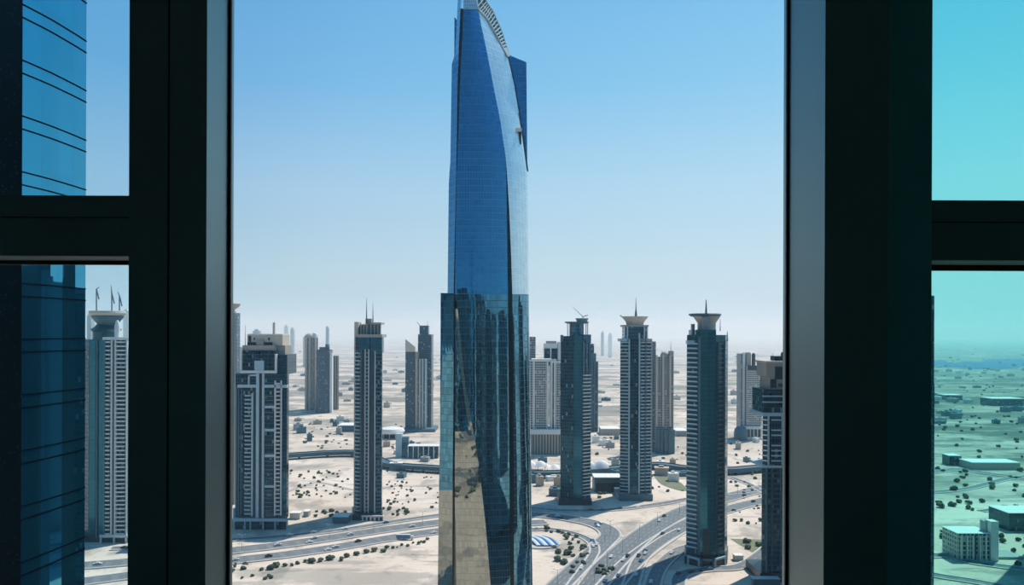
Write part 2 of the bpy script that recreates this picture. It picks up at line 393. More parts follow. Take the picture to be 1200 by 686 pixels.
def crown(t, d, pxc, prof, mat, name='helipad', n=16, dd=12, sy=1.0, rot=0.0):
    x = X(pxc, d+dd, prof[0][1])
    k = (d+dd)/F
    return MB().lathe(x, d+dd, [(hw*k, Z(y, d+dd)) for hw, y in prof], n, sy, rot).build(name, mat, t, smooth=n > 10)
def crane(px, d, ybase, ytop, tip, label, group=None, tail=None):
    b = W(px, ybase, d); e = W(px, ytop, d)
    t = empty('tower_crane', b, label, 'crane', group)
    MB().tube(b, e, .55, .5, 4).build('mast', M['steel'], t)
    tp = W(tip[0], tip[1], d); MB().tube(e, tp, .5, .2, 4).build('jib', M['steel'], t)
    tl = W(*(tail or (px+3, ytop+1)), d); MB().tube(e, tl, .55, .55, 4).build('counter_jib', M['steel'], t)
    return t

# ================================================================== THE BIG GLASS TOWER
D0 = 410.0
M['curtain'] = facade('blue_curtain_wall', (.045,.24,.43), (.11,.34,.52), 1.5, 3.65, .04, .05, .95, .03, .10, 0.0, wav=.05, fmetal=.8, frough=.3)
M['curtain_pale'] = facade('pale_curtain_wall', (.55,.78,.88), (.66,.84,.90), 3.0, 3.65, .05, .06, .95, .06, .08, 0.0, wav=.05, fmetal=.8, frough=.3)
M['curtain_right'] = facade('sky_sheen_curtain_wall', (.66,.80,.84), (.78,.90,.92), 3.0, 3.65, .04, .05, .6, .07, .05, 0.0, wav=.05, fmetal=.8, frough=.3)  # facet glass tinted paler; sky reflection and haze put into the colour
M['curtain_sand_reflection'] = facade('sand_reflection_curtain_wall', (.32,.34,.305), (.29,.31,.285), 1.5, 3.65, .05, .05, .95, .03, .10, 0.0, wav=.12, fmetal=.8, frough=.3)  # beige of the mirrored sandy ground put into the glass tint
M['curtain_low'] = facade('deep_curtain_wall', (.10,.27,.36), (.08,.19,.25), 1.5, 3.65, .05, .08, .95, .03, .25, 0.0, wav=.07, fmetal=.8, frough=.3)
M['groove'] = plain('groove_shadow_gap', (.006,.012,.016), .3)
M['crownglass'] = facade('crown_glass', (.45,.62,.72), (.35,.48,.56), 1.2, 1.8, .12, .12, .7, .12, .2, 0)
BT = empty('glass_skyscraper', (X(570, D0), D0+18, 0), 'tallest tower of curved mirror blue glass with a slanting crown and dark slots', 'skyscraper')
def interp(tab, y):
    for (y0, v0), (y1, v1) in zip(tab, tab[1:]):
        if y <= y1: 
            k = (y-y0)/(y1-y0) if y1 > y0 else 0
            return v0+(v1-v0)*max(0, min(1, k))
    return tab[-1][1]
BOT = 786.0
L0 = [(-60,540),(0,536.5),(72,533),(73,529.5),(200,527.5),(206,526),(344,524.5)]
G0 = [(-60,543),(0,540),(60,537.5),(100,536.2),(150,535.5),(205,534.5),(345,531.5),(450,531.5),(560,530.5),(686,530),(786,529)]
G1 = [(-60,544),(0,543.5),(60,541),(100,539),(150,537.5),(205,535),(345,533),(450,533.5),(560,533),(686,532.5),(786,532)]
R0 = [(-60,552),(0,557.5),(12,560.5),(30,564),(60,570.5),(100,578),(140,586),(180,592),(210,593.3),(250,594),(300,594.6),(345,595.2),(450,596),(560,597),(686,598),(786,599)]
R1 = [(180,592.2),(210,594.6),(250,597),(300,599),(345,600.5),(450,601.5),(560,602),(686,602.5),(786,603)]
S1 = [(65,616.8),(200,618),(345,619.5),(450,621),(560,622.5),(686,624),(786,625)]
FR = [(12,560.8),(22,571),(40,581),(62,593.5),(75,597),(100,602.5),(130,607.5),(160,612),(200,617.5)]
def prof(k): return 3.0+.9*(1-k)**2+3.8*k**3
def col(ys, ta, tb, da, db, n, bulge=0.0):
    rows = []
    for y in ys:
        a, b = interp(ta, y), interp(tb, y); r = []
        for j in range(n+1):
            k = j/n; dd = da+(db-da)*k-bulge*4*k*(1-k) if bulge >= 0 else prof(k)
            r.append(W(a+(b-a)*k, y, D0+dd))
        rows.append(r)
    return rows
def ys(a, b, n): return [a+(b-a)*i/n for i in range(n+1)]
MB().sheet(col(ys(12,345,40), G1, R0, 5.0, 3.0, 14, -1), back=14).build('upper_face', M['curtain'], BT, smooth=True)
# lower face: same surface, deeper glass, cut away on the left by the leaning facet
KR = [(345,533.3),(362,536.4),(380,538.2),(400,539.8),(425,542.2),(450,545.3),(475,549.2),(500,553.8),(530,559),(560,563),(620,569.5),(686,575),(786,580)]
def fdepth(px, y):
    a, b = interp(G1, y), interp(R0, y); k = (px-a)/(b-a)
    return prof(max(0,min(1,k)))
rows = []
for y in ys(345, BOT, 44):
    a, b = interp(KR, y), interp(R0, y)
    rows.append([W(a+(b-a)*j/14, y, D0+fdepth(a+(b-a)*j/14, y)) for j in range(15)])
MB().sheet(rows, back=14).build('lower_face', M['curtain_low'], BT, smooth=True)
KL = [(362,534),(372,534.4),(400,536.3),(450,541.7),(500,549),(515,549),(560,541),(600,536),(686,533),(786,532)]
rows = []
for y in ys(362, 506, 20):   # narrow strip, ground reflection put into its shape and tint
    a, b = interp(KL, y), interp(KR, y); db = fdepth(b, y)
    rows.append([W(a+(b-a)*j/3, y, D0+db+(1-j/3)*1.5) for j in range(4)])
MB().sheet(rows, back=8).build('reflection_strip', M['curtain_sand_reflection'], BT)
rows = []
for y in ys(362, 506, 20):   # recess left of the reflection strip
    a, b = interp(G1, y), interp(KL, y)
    rows.append([W(a+(b-a)*j/3, y, D0+fdepth(b, y)+1.5) for j in range(4)])
MB().sheet(rows, back=8).build('recessed_face', M['curtain_low'], BT)
rows = []
for y in ys(506, BOT, 30):   # face leaning back towards the foot, mirrors the ground
    a, b = interp(G1, y), interp(KR, y); t_ = (y-506)/(BOT-506)
    rows.append([W(a+(b-a)*j/8, y, D0+3.0+t_*14+0.6*(1-j/8)) for j in range(9)])
MB().sheet(rows, back=8).build('leaning_face', M['curtain_sand_reflection'], BT, smooth=True)
MB().sheet(col(ys(-40,344,30), L0, G0, 13.0, 5.5, 4), back=12).build('side_strip', M['curtain'], BT)
L2 = [(345,520.5),(400,518.7),(450,517),(560,514.6),(686,513),(786,512)]
rows = col(ys(345,575,20), L2, G0, 10.0, 6.0, 4)
MB().sheet(rows, back=12).build('side_strip', M['curtain_low'], BT)
rows = col(ys(575,BOT,16), L2, G0, 10.0, 6.0, 4)
for i, r in enumerate(rows):
    k = i/16*10; rows[i] = [(p[0]*(1+k/D0), p[1]+k, H+(p[2]-H)*(1+k/D0)) for p in r]
MB().sheet(rows, back=12).build('side_strip', M['curtain_sand_reflection'], BT)
MB().sheet(col(ys(10,BOT,50), G0, G1, 7.5, 7.5, 1), back=10).build('slot', M['groove'], BT)
MB().sheet(col(ys(182,BOT,40), R0, R1, 9.5, 9.5, 1), back=10).build('slot', M['groove'], BT)
MB().sheet(col(ys(345,BOT,40), R1, S1, 6.8, 21.5, 6, 1.6), back=12).build('right_face', M['curtain_low'], BT, smooth=True)
rows = []
for y in ys(12, 345, 54):   # pale twisting facet running down into the right flank
    a = interp(R0, y) if y < 182 else interp(R1, y); b = interp(FR, y) if y < 200 else interp(S1, y)
    k2 = min(1, max(0, (y-12)/150)); da = 6.8; db = da+min(13.0, 1.6*(b-a)*.456)
    rows.append([W(a+(b-a)*j/8, y, D0+da+(db-da)*j/8-1.4*4*(j/8)*(1-j/8)*k2) for j in range(9)])
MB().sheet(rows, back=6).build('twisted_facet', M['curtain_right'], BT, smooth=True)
rows = []
for y in ys(63, 200, 20):   # back wing with a slanting top
    a, b = interp(FR, y)-.5, interp(S1, y)
    rows.append([W(a+(b-a)*j/3, max(y, 63+10*(j/3)), D0+24) for j in range(4)])
MB().sheet(rows, back=14).build('rear_wing', M['curtain'], BT)
FG = [(y, p-1.6) for y, p in FR]
FG2 = [(y, p+(1.7 if y > 66 else .3)) for y, p in FR]
MB().sheet(col(ys(64,200,24), FR, FG2, 20.5, 21, 1), back=3).build('slot', M['groove'], BT)
# notch in the facet with its pale ledge
a = W(600.5,150,D0+15); b = W(611.5,150,D0+15)
MB().box(a[0], b[0], D0+15.6, D0+20, Z(153.5,D0+15), Z(149.5,D0+15)).build('ledge', M['white'], BT)
MB().box(W(605,150,D0+15)[0], W(611,150,D0+15)[0], D0+16.9, D0+20.3, Z(168,D0+15), Z(153.5,D0+15)).build('notch', M['groove'], BT)
# core that closes the tower behind its faces
MB().prism([(X(516,D0+19),D0+19), (X(617,D0+36),D0+36), (X(612,D0+52),D0+52), (X(524,D0+48),D0+48)], 0, Z(345,D0+30)).build('core', M['curtain_low'], BT)
MB().prism([(X(531,D0+18),D0+18), (X(601,D0+18.5),D0+18.5), (X(616,D0+38),D0+38), (X(612,D0+52),D0+52), (X(533,D0+48),D0+48)], Z(345,D0+30), [Z(20,D0+18), Z(110,D0+18), Z(110,D0+38), Z(110,D0+52), Z(20,D0+48)]).build('core', M['curtain'], BT)
# glazed head behind the slanting crown, and the crown truss
cr_lo = [(552,-48),(560,10),(571,22),(581,40),(590,57),(595,66)]
cr_hi = [(545,-75),(569,0),(577,12),(587,35),(594,56),(597.5,66)]
def along(tab, k):
    f = k*(len(tab)-1); i = min(int(f), len(tab)-2); q = f-i
    return (tab[i][0]+(tab[i+1][0]-tab[i][0])*q, tab[i][1]+(tab[i+1][1]-tab[i][1])*q)
MB().sheet([[W(543+(al-543)*j/4, y, D0+6) for j in range(5)] for y, al in [(-60,552),(-30,555),(0,558),(11,560)]], back=10).build('crown_glazing', M['crownglass'], BT)
def cdep(p): return 6.6+min(13.0, 1.6*max(0, p[0]-interp(R0, p[1]))*.456)
n = 26; cm = MB(); rows = []
for i in range(n+1):
    k = i/n; p, q = along(cr_lo, k), along(cr_hi, k)
    rows.append([W(*p, D0+cdep(p)), W(*q, D0+cdep(p)+7)])
MB().sheet(rows, back=.3).build('crown_roof', M['teal'], BT)
pl = None
for i in range(n+1):
    k = i/n; p, q = along(cr_lo, k), along(cr_hi, k); p, q = W(*p, D0+cdep(p)-.6), W(*q, D0+cdep(p)+6.4)
    cm.tube(p, q, .35)
    if pl: cm.tube(pl[0], p, .5); cm.tube(pl[1], q, .5); cm.tube(tuple((Vector(pl[0])+Vector(pl[1]))/2), tuple((Vector(p)+Vector(q))/2), .35)
    pl = (p, q)
cm.build('crown_truss', M['lightgrey'], BT)

# ================================================================== CITY TOWERS
# -- large tower on the left with pale frames
d = 698.0
t = tower('apartment_tower', 'broad dark tower with pale fins and a beige stepped top by the left post', 'tower', 306, d)
shaft(t, d, [(276,4),(286,0),(330,0),(336.5,14),(337,40),(276,40)], 440, M['res_dark'])
slab(t, d, 324, 336.5, 417, 440, M['glass_petrol'], 'upper_block', 1, 30)
slab(t, d, 330, 336.4, 440, 608, M['glass_petrol'], 'glass_bay', -.8, 6)
for a, b in ((276,278),(279,280.5),(282,283.5)): slab(t, d, a, b, 455, 606, M['slate'], 'rib', 1.0, 4)
for a, b in ((300,303.4),(307,309.4)): slab(t, d, a, b, 438, 608, M['lightgrey'], 'fin', -2.2, 4)
slab(t, d, 294.5, 296.6, 462, 606, M['lightgrey'], 'fin', -1.6, 3)
slab(t, d, 297.5, 299.6, 455, 606, M['dark'], 'recess', -.4, 2)
slab(t, d, 304, 306.6, 440, 606, M['dark'], 'recess', -.4, 2)
bal_px(t, d, (287.5,-.2), (294.5,-.2), 463, 604, 3.7, M['lightgrey'], proj=1.8, par=.9)
for a, b in ((321.5,323),(328.7,330)): slab(t, d, a, b, 447, 605, M['white'], 'ladder_post', -2.4, 2.6)
bal_px(t, d, (323,-.3), (328.7,-.3), 449, 604, 3.7, M['white'], proj=2.0, par=.8, name='ladder_rung', sides=False)
bal_px(t, d, (311,-.2), (320.5,-.2), 462, 600, 3.7, M['slate'], proj=1.2, par=.8, name='loggia', skip=.25)
for y in (478, 505, 535, 571): slab(t, d, 310, 321.6, y-1.4, y+1.4, M['lightgrey'], 'band', -2.0, 3)
for a, b in ((278,300.2),(309,336.4)): slab(t, d, a, b, 452, 455.4, M['lightgrey'], 'band', -2.4, 4)
slab(t, d, 290.5, 292, 440, 452, M['lightgrey'], 'frame_post', -2.2, 2); slab(t, d, 290.5, 300, 440, 442, M['lightgrey'], 'frame_bar', -2.2, 2)
# stepped head
slab(t, d, 282, 323, 412, 438, M['res_dark'], 'head_block', 1, 30)
slab(t, d, 281, 324, 435.5, 438.6, M['white'], 'frame_bar', -1.5, 4)
slab(t, d, 281, 283, 408, 436, M['white'], 'frame_post', -1.5, 4); slab(t, d, 321.8, 324, 416, 436, M['white'], 'frame_post', -1.5, 4)
slab(t, d, 298, 309, 424, 436, M['lightgrey'], 'bay', -.6, 4)
for a, b, y0, y1 in ((285,295,414,425),(285,295,427,435),(299,308,414,422),(314,320,412,435)): slab(t, d, a, b, y0, y1, M['glass_dark'], 'window', .3, 2)
slab(t, d, 284, 322, 406, 412.5, M['beige'], 'cornice', 2, 26)
slab(t, d, 289.5, 331, 393.5, 406, M['cream'], 'roof_house', 6, 22)
slab(t, d, 289.6, 319, 402.5, 406.4, M['dark'], 'shade_gap', 5.4, 2)
for a, b, y0, y1 in ((291,294,395,402),(297,298.5,397,400),(314,316,397,400)): slab(t, d, a, b, y0, y1, M['dark'], 'opening', 5.6, 2)
slab(t, d, 300, 308.5, 400, 412, M['beige'], 'lift_house', 4, 10)
slab(t, d, 322, 334, 406, 417.6, M['beige'], 'roof_house', 8, 20)
slab(t, d, 290, 331, 392.5, 394, M['white'], 'roof_slab', 5.5, 23)
slab(t, d, 319.3, 321.8, 379, 394, M['cream'], 'chimney', 9, 2); mast(t, d, 287.5, 381, 406, M['steel'], .35)
shaft(t, d, [(273.5,-2),(337.5,-2),(337.5,44),(273.5,44)], 612, M['lightgrey'], 'podium_roof', 608.5)
shaft(t, d, [(276,1),(336.5,1),(336.5,42),(276,42)], 612, M['dark'], 'podium')
for a in (274, 286.5, 293, 308, 322, 336): slab(t, d, a, a+1.3, 611, None, M['lightgrey'], 'column', -1.6, 2)
# -- sliver behind it at the window post
d = 800.0
t = tower('apartment_tower', 'narrow beige tower slice right beside the left window post with a round roof deck', 'tower', 270, d)
shaft(t, d, [(255,0),(276.8,0),(281,12),(281,36),(255,36)], 368, M['res_beige'])
shaft(t, d, [(276.8,-.3),(281.2,11.7),(281.2,20),(277,20)], 368, M['glass_blue'], 'glass_bay')
for a in (257, 261, 265, 269.3, 274.5): slab(t, d, a, a+1.2, 366, None, M['cream'], 'rib', -1.2, 2)
crown(t, d, 269, [(5,368),(6,364),(11,360.6),(12,358.2),(12.5,357.4)], M['cream'])

# -- slim tower with twin masts
d = base_depth(609)
t = tower('apartment_tower', 'slim dark tower with twin masts standing alone on the sand', 'tower', 431, d)
shaft(t, d, [(415.3,6),(419,1),(424,0),(433,2),(440,0),(447.5,2),(448.3,10),(448,28),(415.5,28)], 396, M['res_dark'])
slab(t, d, 415, 419.4, 378, 396, M['cream'], 'side_wall', 5, 16)
slab(t, d, 414.9, 416.6, 396, None, M['cream'], 'side_wall', 4.5, 22)
slab(t, d, 419.5, 432.8, 396, 411, M['glass_petrol'], 'glazed_head', -1, 10); slab(t, d, 434, 447.6, 396, 414, M['glass_petrol'], 'glazed_head', -1, 10)
slab(t, d, 423.6, 427, 411, 600, M['dark'], 'recess', -.5, 2); slab(t, d, 433, 438, 412, 600, M['dark'], 'recess', -.3, 2)
for a, b in ((427.2,428.3),(431.2,432.5)): slab(t, d, a, b, 410, 602, M['lightgrey'], 'fin', -1.9, 3)
slab(t, d, 438.6, 440, 412, 602, M['lightgrey'], 'fin', -1.6, 3); slab(t, d, 422.4, 423.6, 411, 602, M['slate'], 'fin', -1.5, 3)
bal_px(t, d, (416.6,3.5), (422.3,.2), 412, 600, 3.7, M['lightgrey'], proj=1.5, par=.9)
bal_px(t, d, (428.3,-.2), (431.2,-.2), 412, 600, 3.7, M['grey'], proj=1.3, par=1.0, name='loggia')
bal_px(t, d, (440.2,-.2), (447.5,1.6), 415, 600, 3.7, M['slate'], proj=1.4, par=.9, name='terrace')
slab(t, d, 419, 447.6, 392.6, 396.2, M['beige'], 'cornice', -1.5, 26)
shaft(t, d, [(422,5),(446,5),(446,22),(422,22)], 381, M['slate'], 'roof_house', 393)
for a in (422, 425.5, 429, 434, 438, 442, 445): slab(t, d, a, a+1.1, 380, 393, M['beige'], 'roof_post', 3.6, 1.4)
slab(t, d, 434, 446.4, 378.6, 381, M['beige'], 'roof_slab', 2.5, 20); slab(t, d, 428, 435, 374, 381, M['beige'], 'plant_room', 9, 8)
mast(t, d, 429.6, 349, 380, M['steel'], .8); mast(t, d, 437, 354, 380, M['cream'], .8)
shaft(t, d, [(413,-6),(449,-6),(449,26),(413,26)], 602, M['dark'], 'podium')
slab(t, d, 424, 449.5, 603, 604.6, M['white'], 'podium_band', -8, 4)
for k in range(6): slab(t, d, 424.5+k*4.8, 426+k*4.8, 604, None, M['white'], 'column', -8, 2)

# -- far cluster of three
d = base_depth(485)
t = tower('apartment_tower', 'far beige tower with a white rounded top', 'tower', 365, d+48)
shaft(t, d+48, [(357.3,8),(361,0),(368,0),(372.5,8),(372.5,34),(357.3,34)], 397, M['res_beige'])
for a in (358, 362.2, 368.6): slab(t, d+48, a, a+1.4, 397, None, M['cream'], 'rib', -1.5, 3)
crown(t, d+48, 363.5, [(6.3,398),(6,395),(4.5,392.6),(2,391.4)], M['cream'], 'rounded_top', dd=18)
crown(t, d+48, 369, [(4.2,398),(4,393.5),(2.6,391.4),(.8,391)], M['white'], 'dome', dd=18)
t = tower('apartment_tower', 'far dark blue tower with one white sunlit edge', 'tower', 379, d)
shaft(t, d, [(370.3,8),(374,0),(386,0),(389.3,7),(389.3,40),(370.3,40)], 411, M['far_dark'])
shaft(t, d, [(374,6),(386,6),(386,34),(374,34)], 408, M['far_dark'], 'roof_house', 412)
slab(t, d, 381, 385, 404.5, 409, M['steel'], 'plant_room', 12, 10)
slab(t, d, 386.4, 389.2, 414, None, M['white'], 'edge_pier', -1.0, 10); slab(t, d, 386, 389.5, 411.5, 414, M['cream'], 'edge_cap', -1.5, 10)
d2 = base_depth(481)
t = tower('apartment_tower', 'far narrow beige tower half hidden behind the dark blue one', 'tower', 393, d2)
shaft(t, d2, [(388,0),(397,0),(397,28),(388,28)], 418, M['res_beige'])
for a in (389.6, 392.3, 395.2): slab(t, d2, a, a+1.1, 417.4, None, M['cream'], 'rib', -1.6, 3)

# -- far pair with slanting roof
d = base_depth(506)
t = tower('office_tower', 'far grey tower pair with one slanted roof and a stepped lift head', 'tower', 490, d)
MB().prism(fp(d, (475,4),(486,2),(486.5,34),(475,34)), 0, [Z(399,d), Z(408,d), Z(408,d), Z(399,d)]).build('slant_block', M['far_dark'], t)
MB().prism(fp(d, (474.8,3),(486.2,1),(486.2,5),(474.8,7)), Z(413,d), [Z(398,d), Z(407,d), Z(407,d), Z(398,d)]).build('slant_parapet', M['cream'], t)
slab(t, d, 489.6, 505.5, 392.5, None, M['far_dark'], 'tall_block', 16, 34)
slab(t, d, 491.3, 501.7, 382, 393, M['glass_blue'], 'lift_head', 22, 20)
slab(t, d, 487.5, 499.5, 422, None, M['res_grey'], 'front_block', -4, 18)
for a in (487.3, 491.3, 494.5, 498): slab(t, d, a, a+1.2, 421, None, M['cream'] if a < 492 else M['lightgrey'], 'rib', -5.5, 3)
slab(t, d, 486, 490, 413, None, M['beige'], 'link_wall', 3, 14)
mast(t, d, 493, 377.5, 383, M['steel'], .7, dd=26, px_top=488.5, r1=.5); mast(t, d, 501, 375, 383, M['steel'], .6, dd=26)
slab(t, d, 472, 510, 502.5, None, M['slate'], 'podium', -14, 60)

# -- white block cluster just right of the big tower
d = base_depth(533)
t = tower('apartment_block', 'white gridded apartment block beside the right edge of the glass skyscraper', 'apartment block', 640, d)
slab(t, d, 616, 643, 423, 505, M['res_white'], 'left_wing', 8, 26)
slab(t, d, 644.5, 664, 425, 505, M['res_white'], 'right_wing', 10, 26)
for a in (624.6, 640.5, 645.2, 649.3): slab(t, d, a, a+2, 421, 505, M['white'], 'pier', 6.5, 4)
slab(t, d, 623, 646, 421, 424, M['white'], 'cornice', 6, 28)
slab(t, d, 637.6, 653, 403, 430, M['white'], 'rear_tower', 36, 20); slab(t, d, 638, 653, 409, 422, M['glass_dark'], 'window_band', 35.4, 3); slab(t, d, 644.6, 646, 409, 422, M['white'], 'pier', 35, 2)
slab(t, d, 640, 652, 400, 403.4, M['beige'], 'roof_house', 40, 10); slab(t, d, 620.5, 627.5, 395, 505, M['res_grey'], 'slender_tower', 40, 18)
slab(t, d, 653.5, 660, 401, 505, M['white'], 'stair_tower', 38, 12)
slab(t, d, 616, 664, 503.5, 509, M['white'], 'podium_roof', -3, 60); slab(t, d, 618, 664, 509, None, M['slate'], 'podium', 1, 50)
for k in range(11): slab(t, d, 622.5+k*3.4, 624.4+k*3.4, 508, None, M['beige'], 'column', -1.2, 2.4)

# -- dark teal tower with a crane on its drum
d = base_depth(591)
t = tower('office_tower', 'dark teal glass tower with a drum and a crane on its roof', 'tower', 675, d)
shaft(t, d, [(657,5),(672,0),(682.5,0),(692,6),(692.5,26),(657.5,30)], 394, M['glass_dark'])
slab(t, d, 672.6, 682.2, 393.4, 584, M['glass_teal'], 'glass_bay', -1.2, 6)
MB().prism(fp(d, (682.6,-.6),(691.8,5.2),(691.8,12),(682.6,8)), Z(437,d), Z(402,d)).build('glass_bay', M['glass_blue'], t)
for a, q in ((683,-.6),(686.5,1.8),(690,4)): slab(t, d, a, a+.9, 400, 438, M['slate'], 'rib', q-1, 2)
bal_px(t, d, (683,-.2), (691.6,5), 440, 585, 3.7, M['white'], proj=1.6, par=.7)
slab(t, d, 691, 692.6, 404, None, M['slate'], 'edge_pier', 4.6, 16)
slab(t, d, 657, 660, 392.6, 400, M['slate'], 'corner_cap', 3, 8); slab(t, d, 684, 692.5, 392, 402, M['slate'], 'corner_frame', 2, 14)
crown(t, d, 676, [(8.2,394),(8.2,379)], M['glass_blue'], 'drum', 20, 15); crown(t, d, 676, [(12,379.2),(14.2,378),(14.2,377)], M['slate'], 'roof_deck', 20, 15)
for a in (664.5, 667, 686, 688): slab(t, d, a, a+1, 378.5, 394, M['white'], 'post', 12, 1.2)
crown(t, d, 682, [(6,377),(7.5,373.5),(8,373)], M['grey'], 'winch_deck', 12, 15)
crane(683, d+15, 372.9, 371.5, (671.5,360), 'small luffing crane on the round roof of the dark teal tower', tail=(689,369.5))
slab(t, d, 655, 694, 584, None, M['dark'], 'podium', -5, 36)
d2 = base_depth(506)
t = tower('office_tower', 'thin dark tower peeping out behind the crane topped teal tower', 'tower', 697, d2)
slab(t, d2, 688, 696, 403, None, M['far_dark'], 'tall_block', 12, 20); slab(t, d2, 690, 701, 424, None, M['far_dark'], 'front_block', 0, 20)
for a in (693.5, 696.5, 700): slab(t, d2, a, a+.9, 423, None, M['slate'], 'rib', -1.4, 2)
slab(t, d2, 692, 698.5, 414, 424, M['slate'], 'roof_house', 6, 10)

# -- tower with cream helipad
d = base_depth(586)
t = tower('apartment_tower', 'balconied tower with a cream flared helipad and a single spire', 'tower', 745, d)
shaft(t, d, [(726.8,5),(738,1),(749.5,0),(763.5,4),(764,14),(763,30),(727,30)], 398, M['res_dark'])
slab(t, d, 738.4, 748.6, 396.5, None, M['glass_dark'], 'glass_bay', -1.0, 4)
slab(t, d, 748.6, 750.2, 390, None, M['lightgrey'], 'fin', -2.4, 4); slab(t, d, 736.8, 738.2, 398, None, M['lightgrey'], 'fin', -.8, 3)
bal_px(t, d, (727.4,4.4), (736.8,1.4), 400, 579, 3.7, M['lightgrey'], proj=1.5, par=.8)
bal_px(t, d, (750.6,-.1), (763,3.6), 400, 579, 3.7, M['lightgrey'], proj=1.5, par=.8, name='terrace')
slab(t, d, 756.2, 757.2, 398, None, M['slate'], 'fin', -.6, 2); slab(t, d, 762.8, 764.2, 398, None, M['beige'], 'edge_pier', 2.6, 12)
slab(t, d, 726.6, 738, 396.6, 400, M['lightgrey'], 'cornice', 2, 20); slab(t, d, 749.6, 764, 396.6, 400, M['beige'], 'cornice', 1, 20)
slab(t, d, 731.5, 759, 382, 397, M['glass_blue'], 'upper_block', 6, 18)
for a in (731, 734.5, 754.5, 757.8): slab(t, d, a, a+1.4, 381.5, 397, M['white'], 'post', 4.4, 2)
slab(t, d, 730, 760, 380.5, 382.6, M['beige'], 'roof_slab', 4, 22)
crown(t, d, 744, [(10,381),(11,377),(15,372),(16,370.6)], M['cream'], 'helipad', 8, 15, rot=math.pi/8)
MB().tube(W(731,372.5,d+12), W(727,370,d+10), .8).build('helipad_arm', M['cream'], t)
mast(t, d, 745.2, 348, 371, M['steel'], .9, 'spire', 15); mast(t, d, 745.2, 364, 371, M['steel'], 1.4, 'spire_foot', 15, r1=1.0)
slab(t, d, 725.5, 765.5, 578.5, None, M['slate'], 'podium', -4, 38)
# -- beige tower behind
d = base_depth(531)
t = tower('apartment_tower', 'hazy beige tower with an arched head behind the helipad tower', 'tower', 778, d)
slab(t, d, 768.5, 789.5, 418, None, M['res_beige'], 'shaft', 4, 26)
for a in (769, 776.4, 784.8): slab(t, d, a, a+1.6, 416, 500, M['cream'], 'pier', 2.6, 3)
slab(t, d, 762.5, 768.5, 400, None, M['res_grey'], 'grey_wing', 12, 20)
crown(t, d, 779, [(5.4,418),(5.2,415),(3.6,412.6),(1.4,411.6)], M['beige'], 'arched_head', dd=15)
slab(t, d, 785, 789.4, 411, 418, M['beige'], 'corner_block', 8, 12); mast(t, d, 786.2, 398.5, 412, M['cream'], .6)
slab(t, d, 770, 791, 503, None, M['slate'], 'podium', -5, 40)
for a in (771, 775, 779, 784): slab(t, d, a, a+1.8, 503, None, M['slate'], 'buttress', -7, 3)

# -- big teal tower at right
d = 597.0
t = tower('office_tower', 'large teal glass tower with a flared cream crown and pale portal frames', 'tower', 828, d)
shaft(t, d, [(804.8,8),(821,0),(838.5,0),(850,5),(852.8,16),(852.8,34),(806,36)], 392, M['glass_deep'])
slab(t, d, 815, 839, 386, 400, M['glass_teal'], 'glazed_head', 1, 24)
MB().prism(fp(d, (821,-1.2),(829.5,-2.6),(838.5,-1.2),(838.5,6),(821,6)), Z(646,d), Z(386,d)).build('glass_bay', M['glass_teal'], t)
slab(t, d, 824.6, 832, 619, 651, M['dark'], 'tall_recess', -3, 3)
bal_px(t, d, (805.4,7.4), (817.8,1.3), 402, 643, 3.7, M['lightgrey'], proj=1.3, par=.9, sides=False)
MB().prism(fp(d, (818,.6),(821.2,-.8),(821.2,6),(818,6)), Z(650,d), Z(394,d)).build('edge_pier', M['slate'], t)
bal_px(t, d, (841,1.0), (848,4.0), 402, 643, 3.7, M['slate'], proj=1.1, par=.7, name='terrace', sides=False)
for p0, q0 in ((839,.3),(840.4,.9),(848.2,4)): slab(t, d, p0, p0+.9, 400, 645, M['teal'], 'fin', q0-1.4, 2)
MB().prism(fp(d, (849.6,4.6),(852.9,15.8),(852.9,24),(849.6,20)), 0, Z(399,d)).build('glass_bay', M['glass_teal'], t)
slab(t, d, 805.5, 815, 398.5, 402.5, M['lightgrey'], 'window_band', 3.5, 6)
mast(t, d, 852.3, 388, 400, M['lightgrey'], .8, 'corner_blade', 14, r1=.2); slab(t, d, 840, 850, 396, 399.5, M['white'], 'parapet', 6, 14)
slab(t, d, 811, 814, 379, 392, M['steel'], 'plant_room', 8, 5)
crown(t, d, 828, [(11,387),(10.5,384),(10.5,378),(15,371.5),(16.6,370)], M['cream'], 'flared_crown', 16, 15)
slab(t, d, 823.5, 830.5, 371, 387, M['grey'], 'crown_rib', 2.6, 4)
crown(t, d, 826, [(16,370.4),(19,368.4),(18,367)], M['slate'], 'roof_deck', 10, 15, rot=.3)
mast(t, d, 827.5, 351.5, 368, M['steel'], .9, 'spire', 15, r1=.3); mast(t, d, 844, 374, 388, M['steel'], .4, 'pole', 12)
MB().prism(fp(d, (803,3),(821,-6),(838,-6),(853,2),(854,30),(803,34)), 0, Z(652,d)).build('podium', M['dark'], t)
def portal(px0, px1, y0, y1, q0, q1):
    a0, b0 = W(px0, y1, d+q0), W(px1, y1, d+q1)
    z1 = Z(y0, d)
    mb = MB()
    for k in (0, .5, 1) if px1-px0 < 10 else (0, 1):
        x, yv = a0[0]+(b0[0]-a0[0])*k, a0[1]+(b0[1]-a0[1])*k
        mb.box(x-.7, x+.7, yv-.7, yv+.7, 0, z1)
    n_ = Vector((b0[0]-a0[0], b0[1]-a0[1])).normalized(); q = Vector((-n_.y, n_.x))*.7
    mb.prism([(a0[0]-q.x-n_.x, a0[1]-q.y-n_.y), (b0[0]-q.x+n_.x, b0[1]-q.y+n_.y), (b0[0]+q.x+n_.x, b0[1]+q.y+n_.y), (a0[0]+q.x-n_.x, a0[1]+q.y-n_.y)], z1-1.5, z1)
    return mb
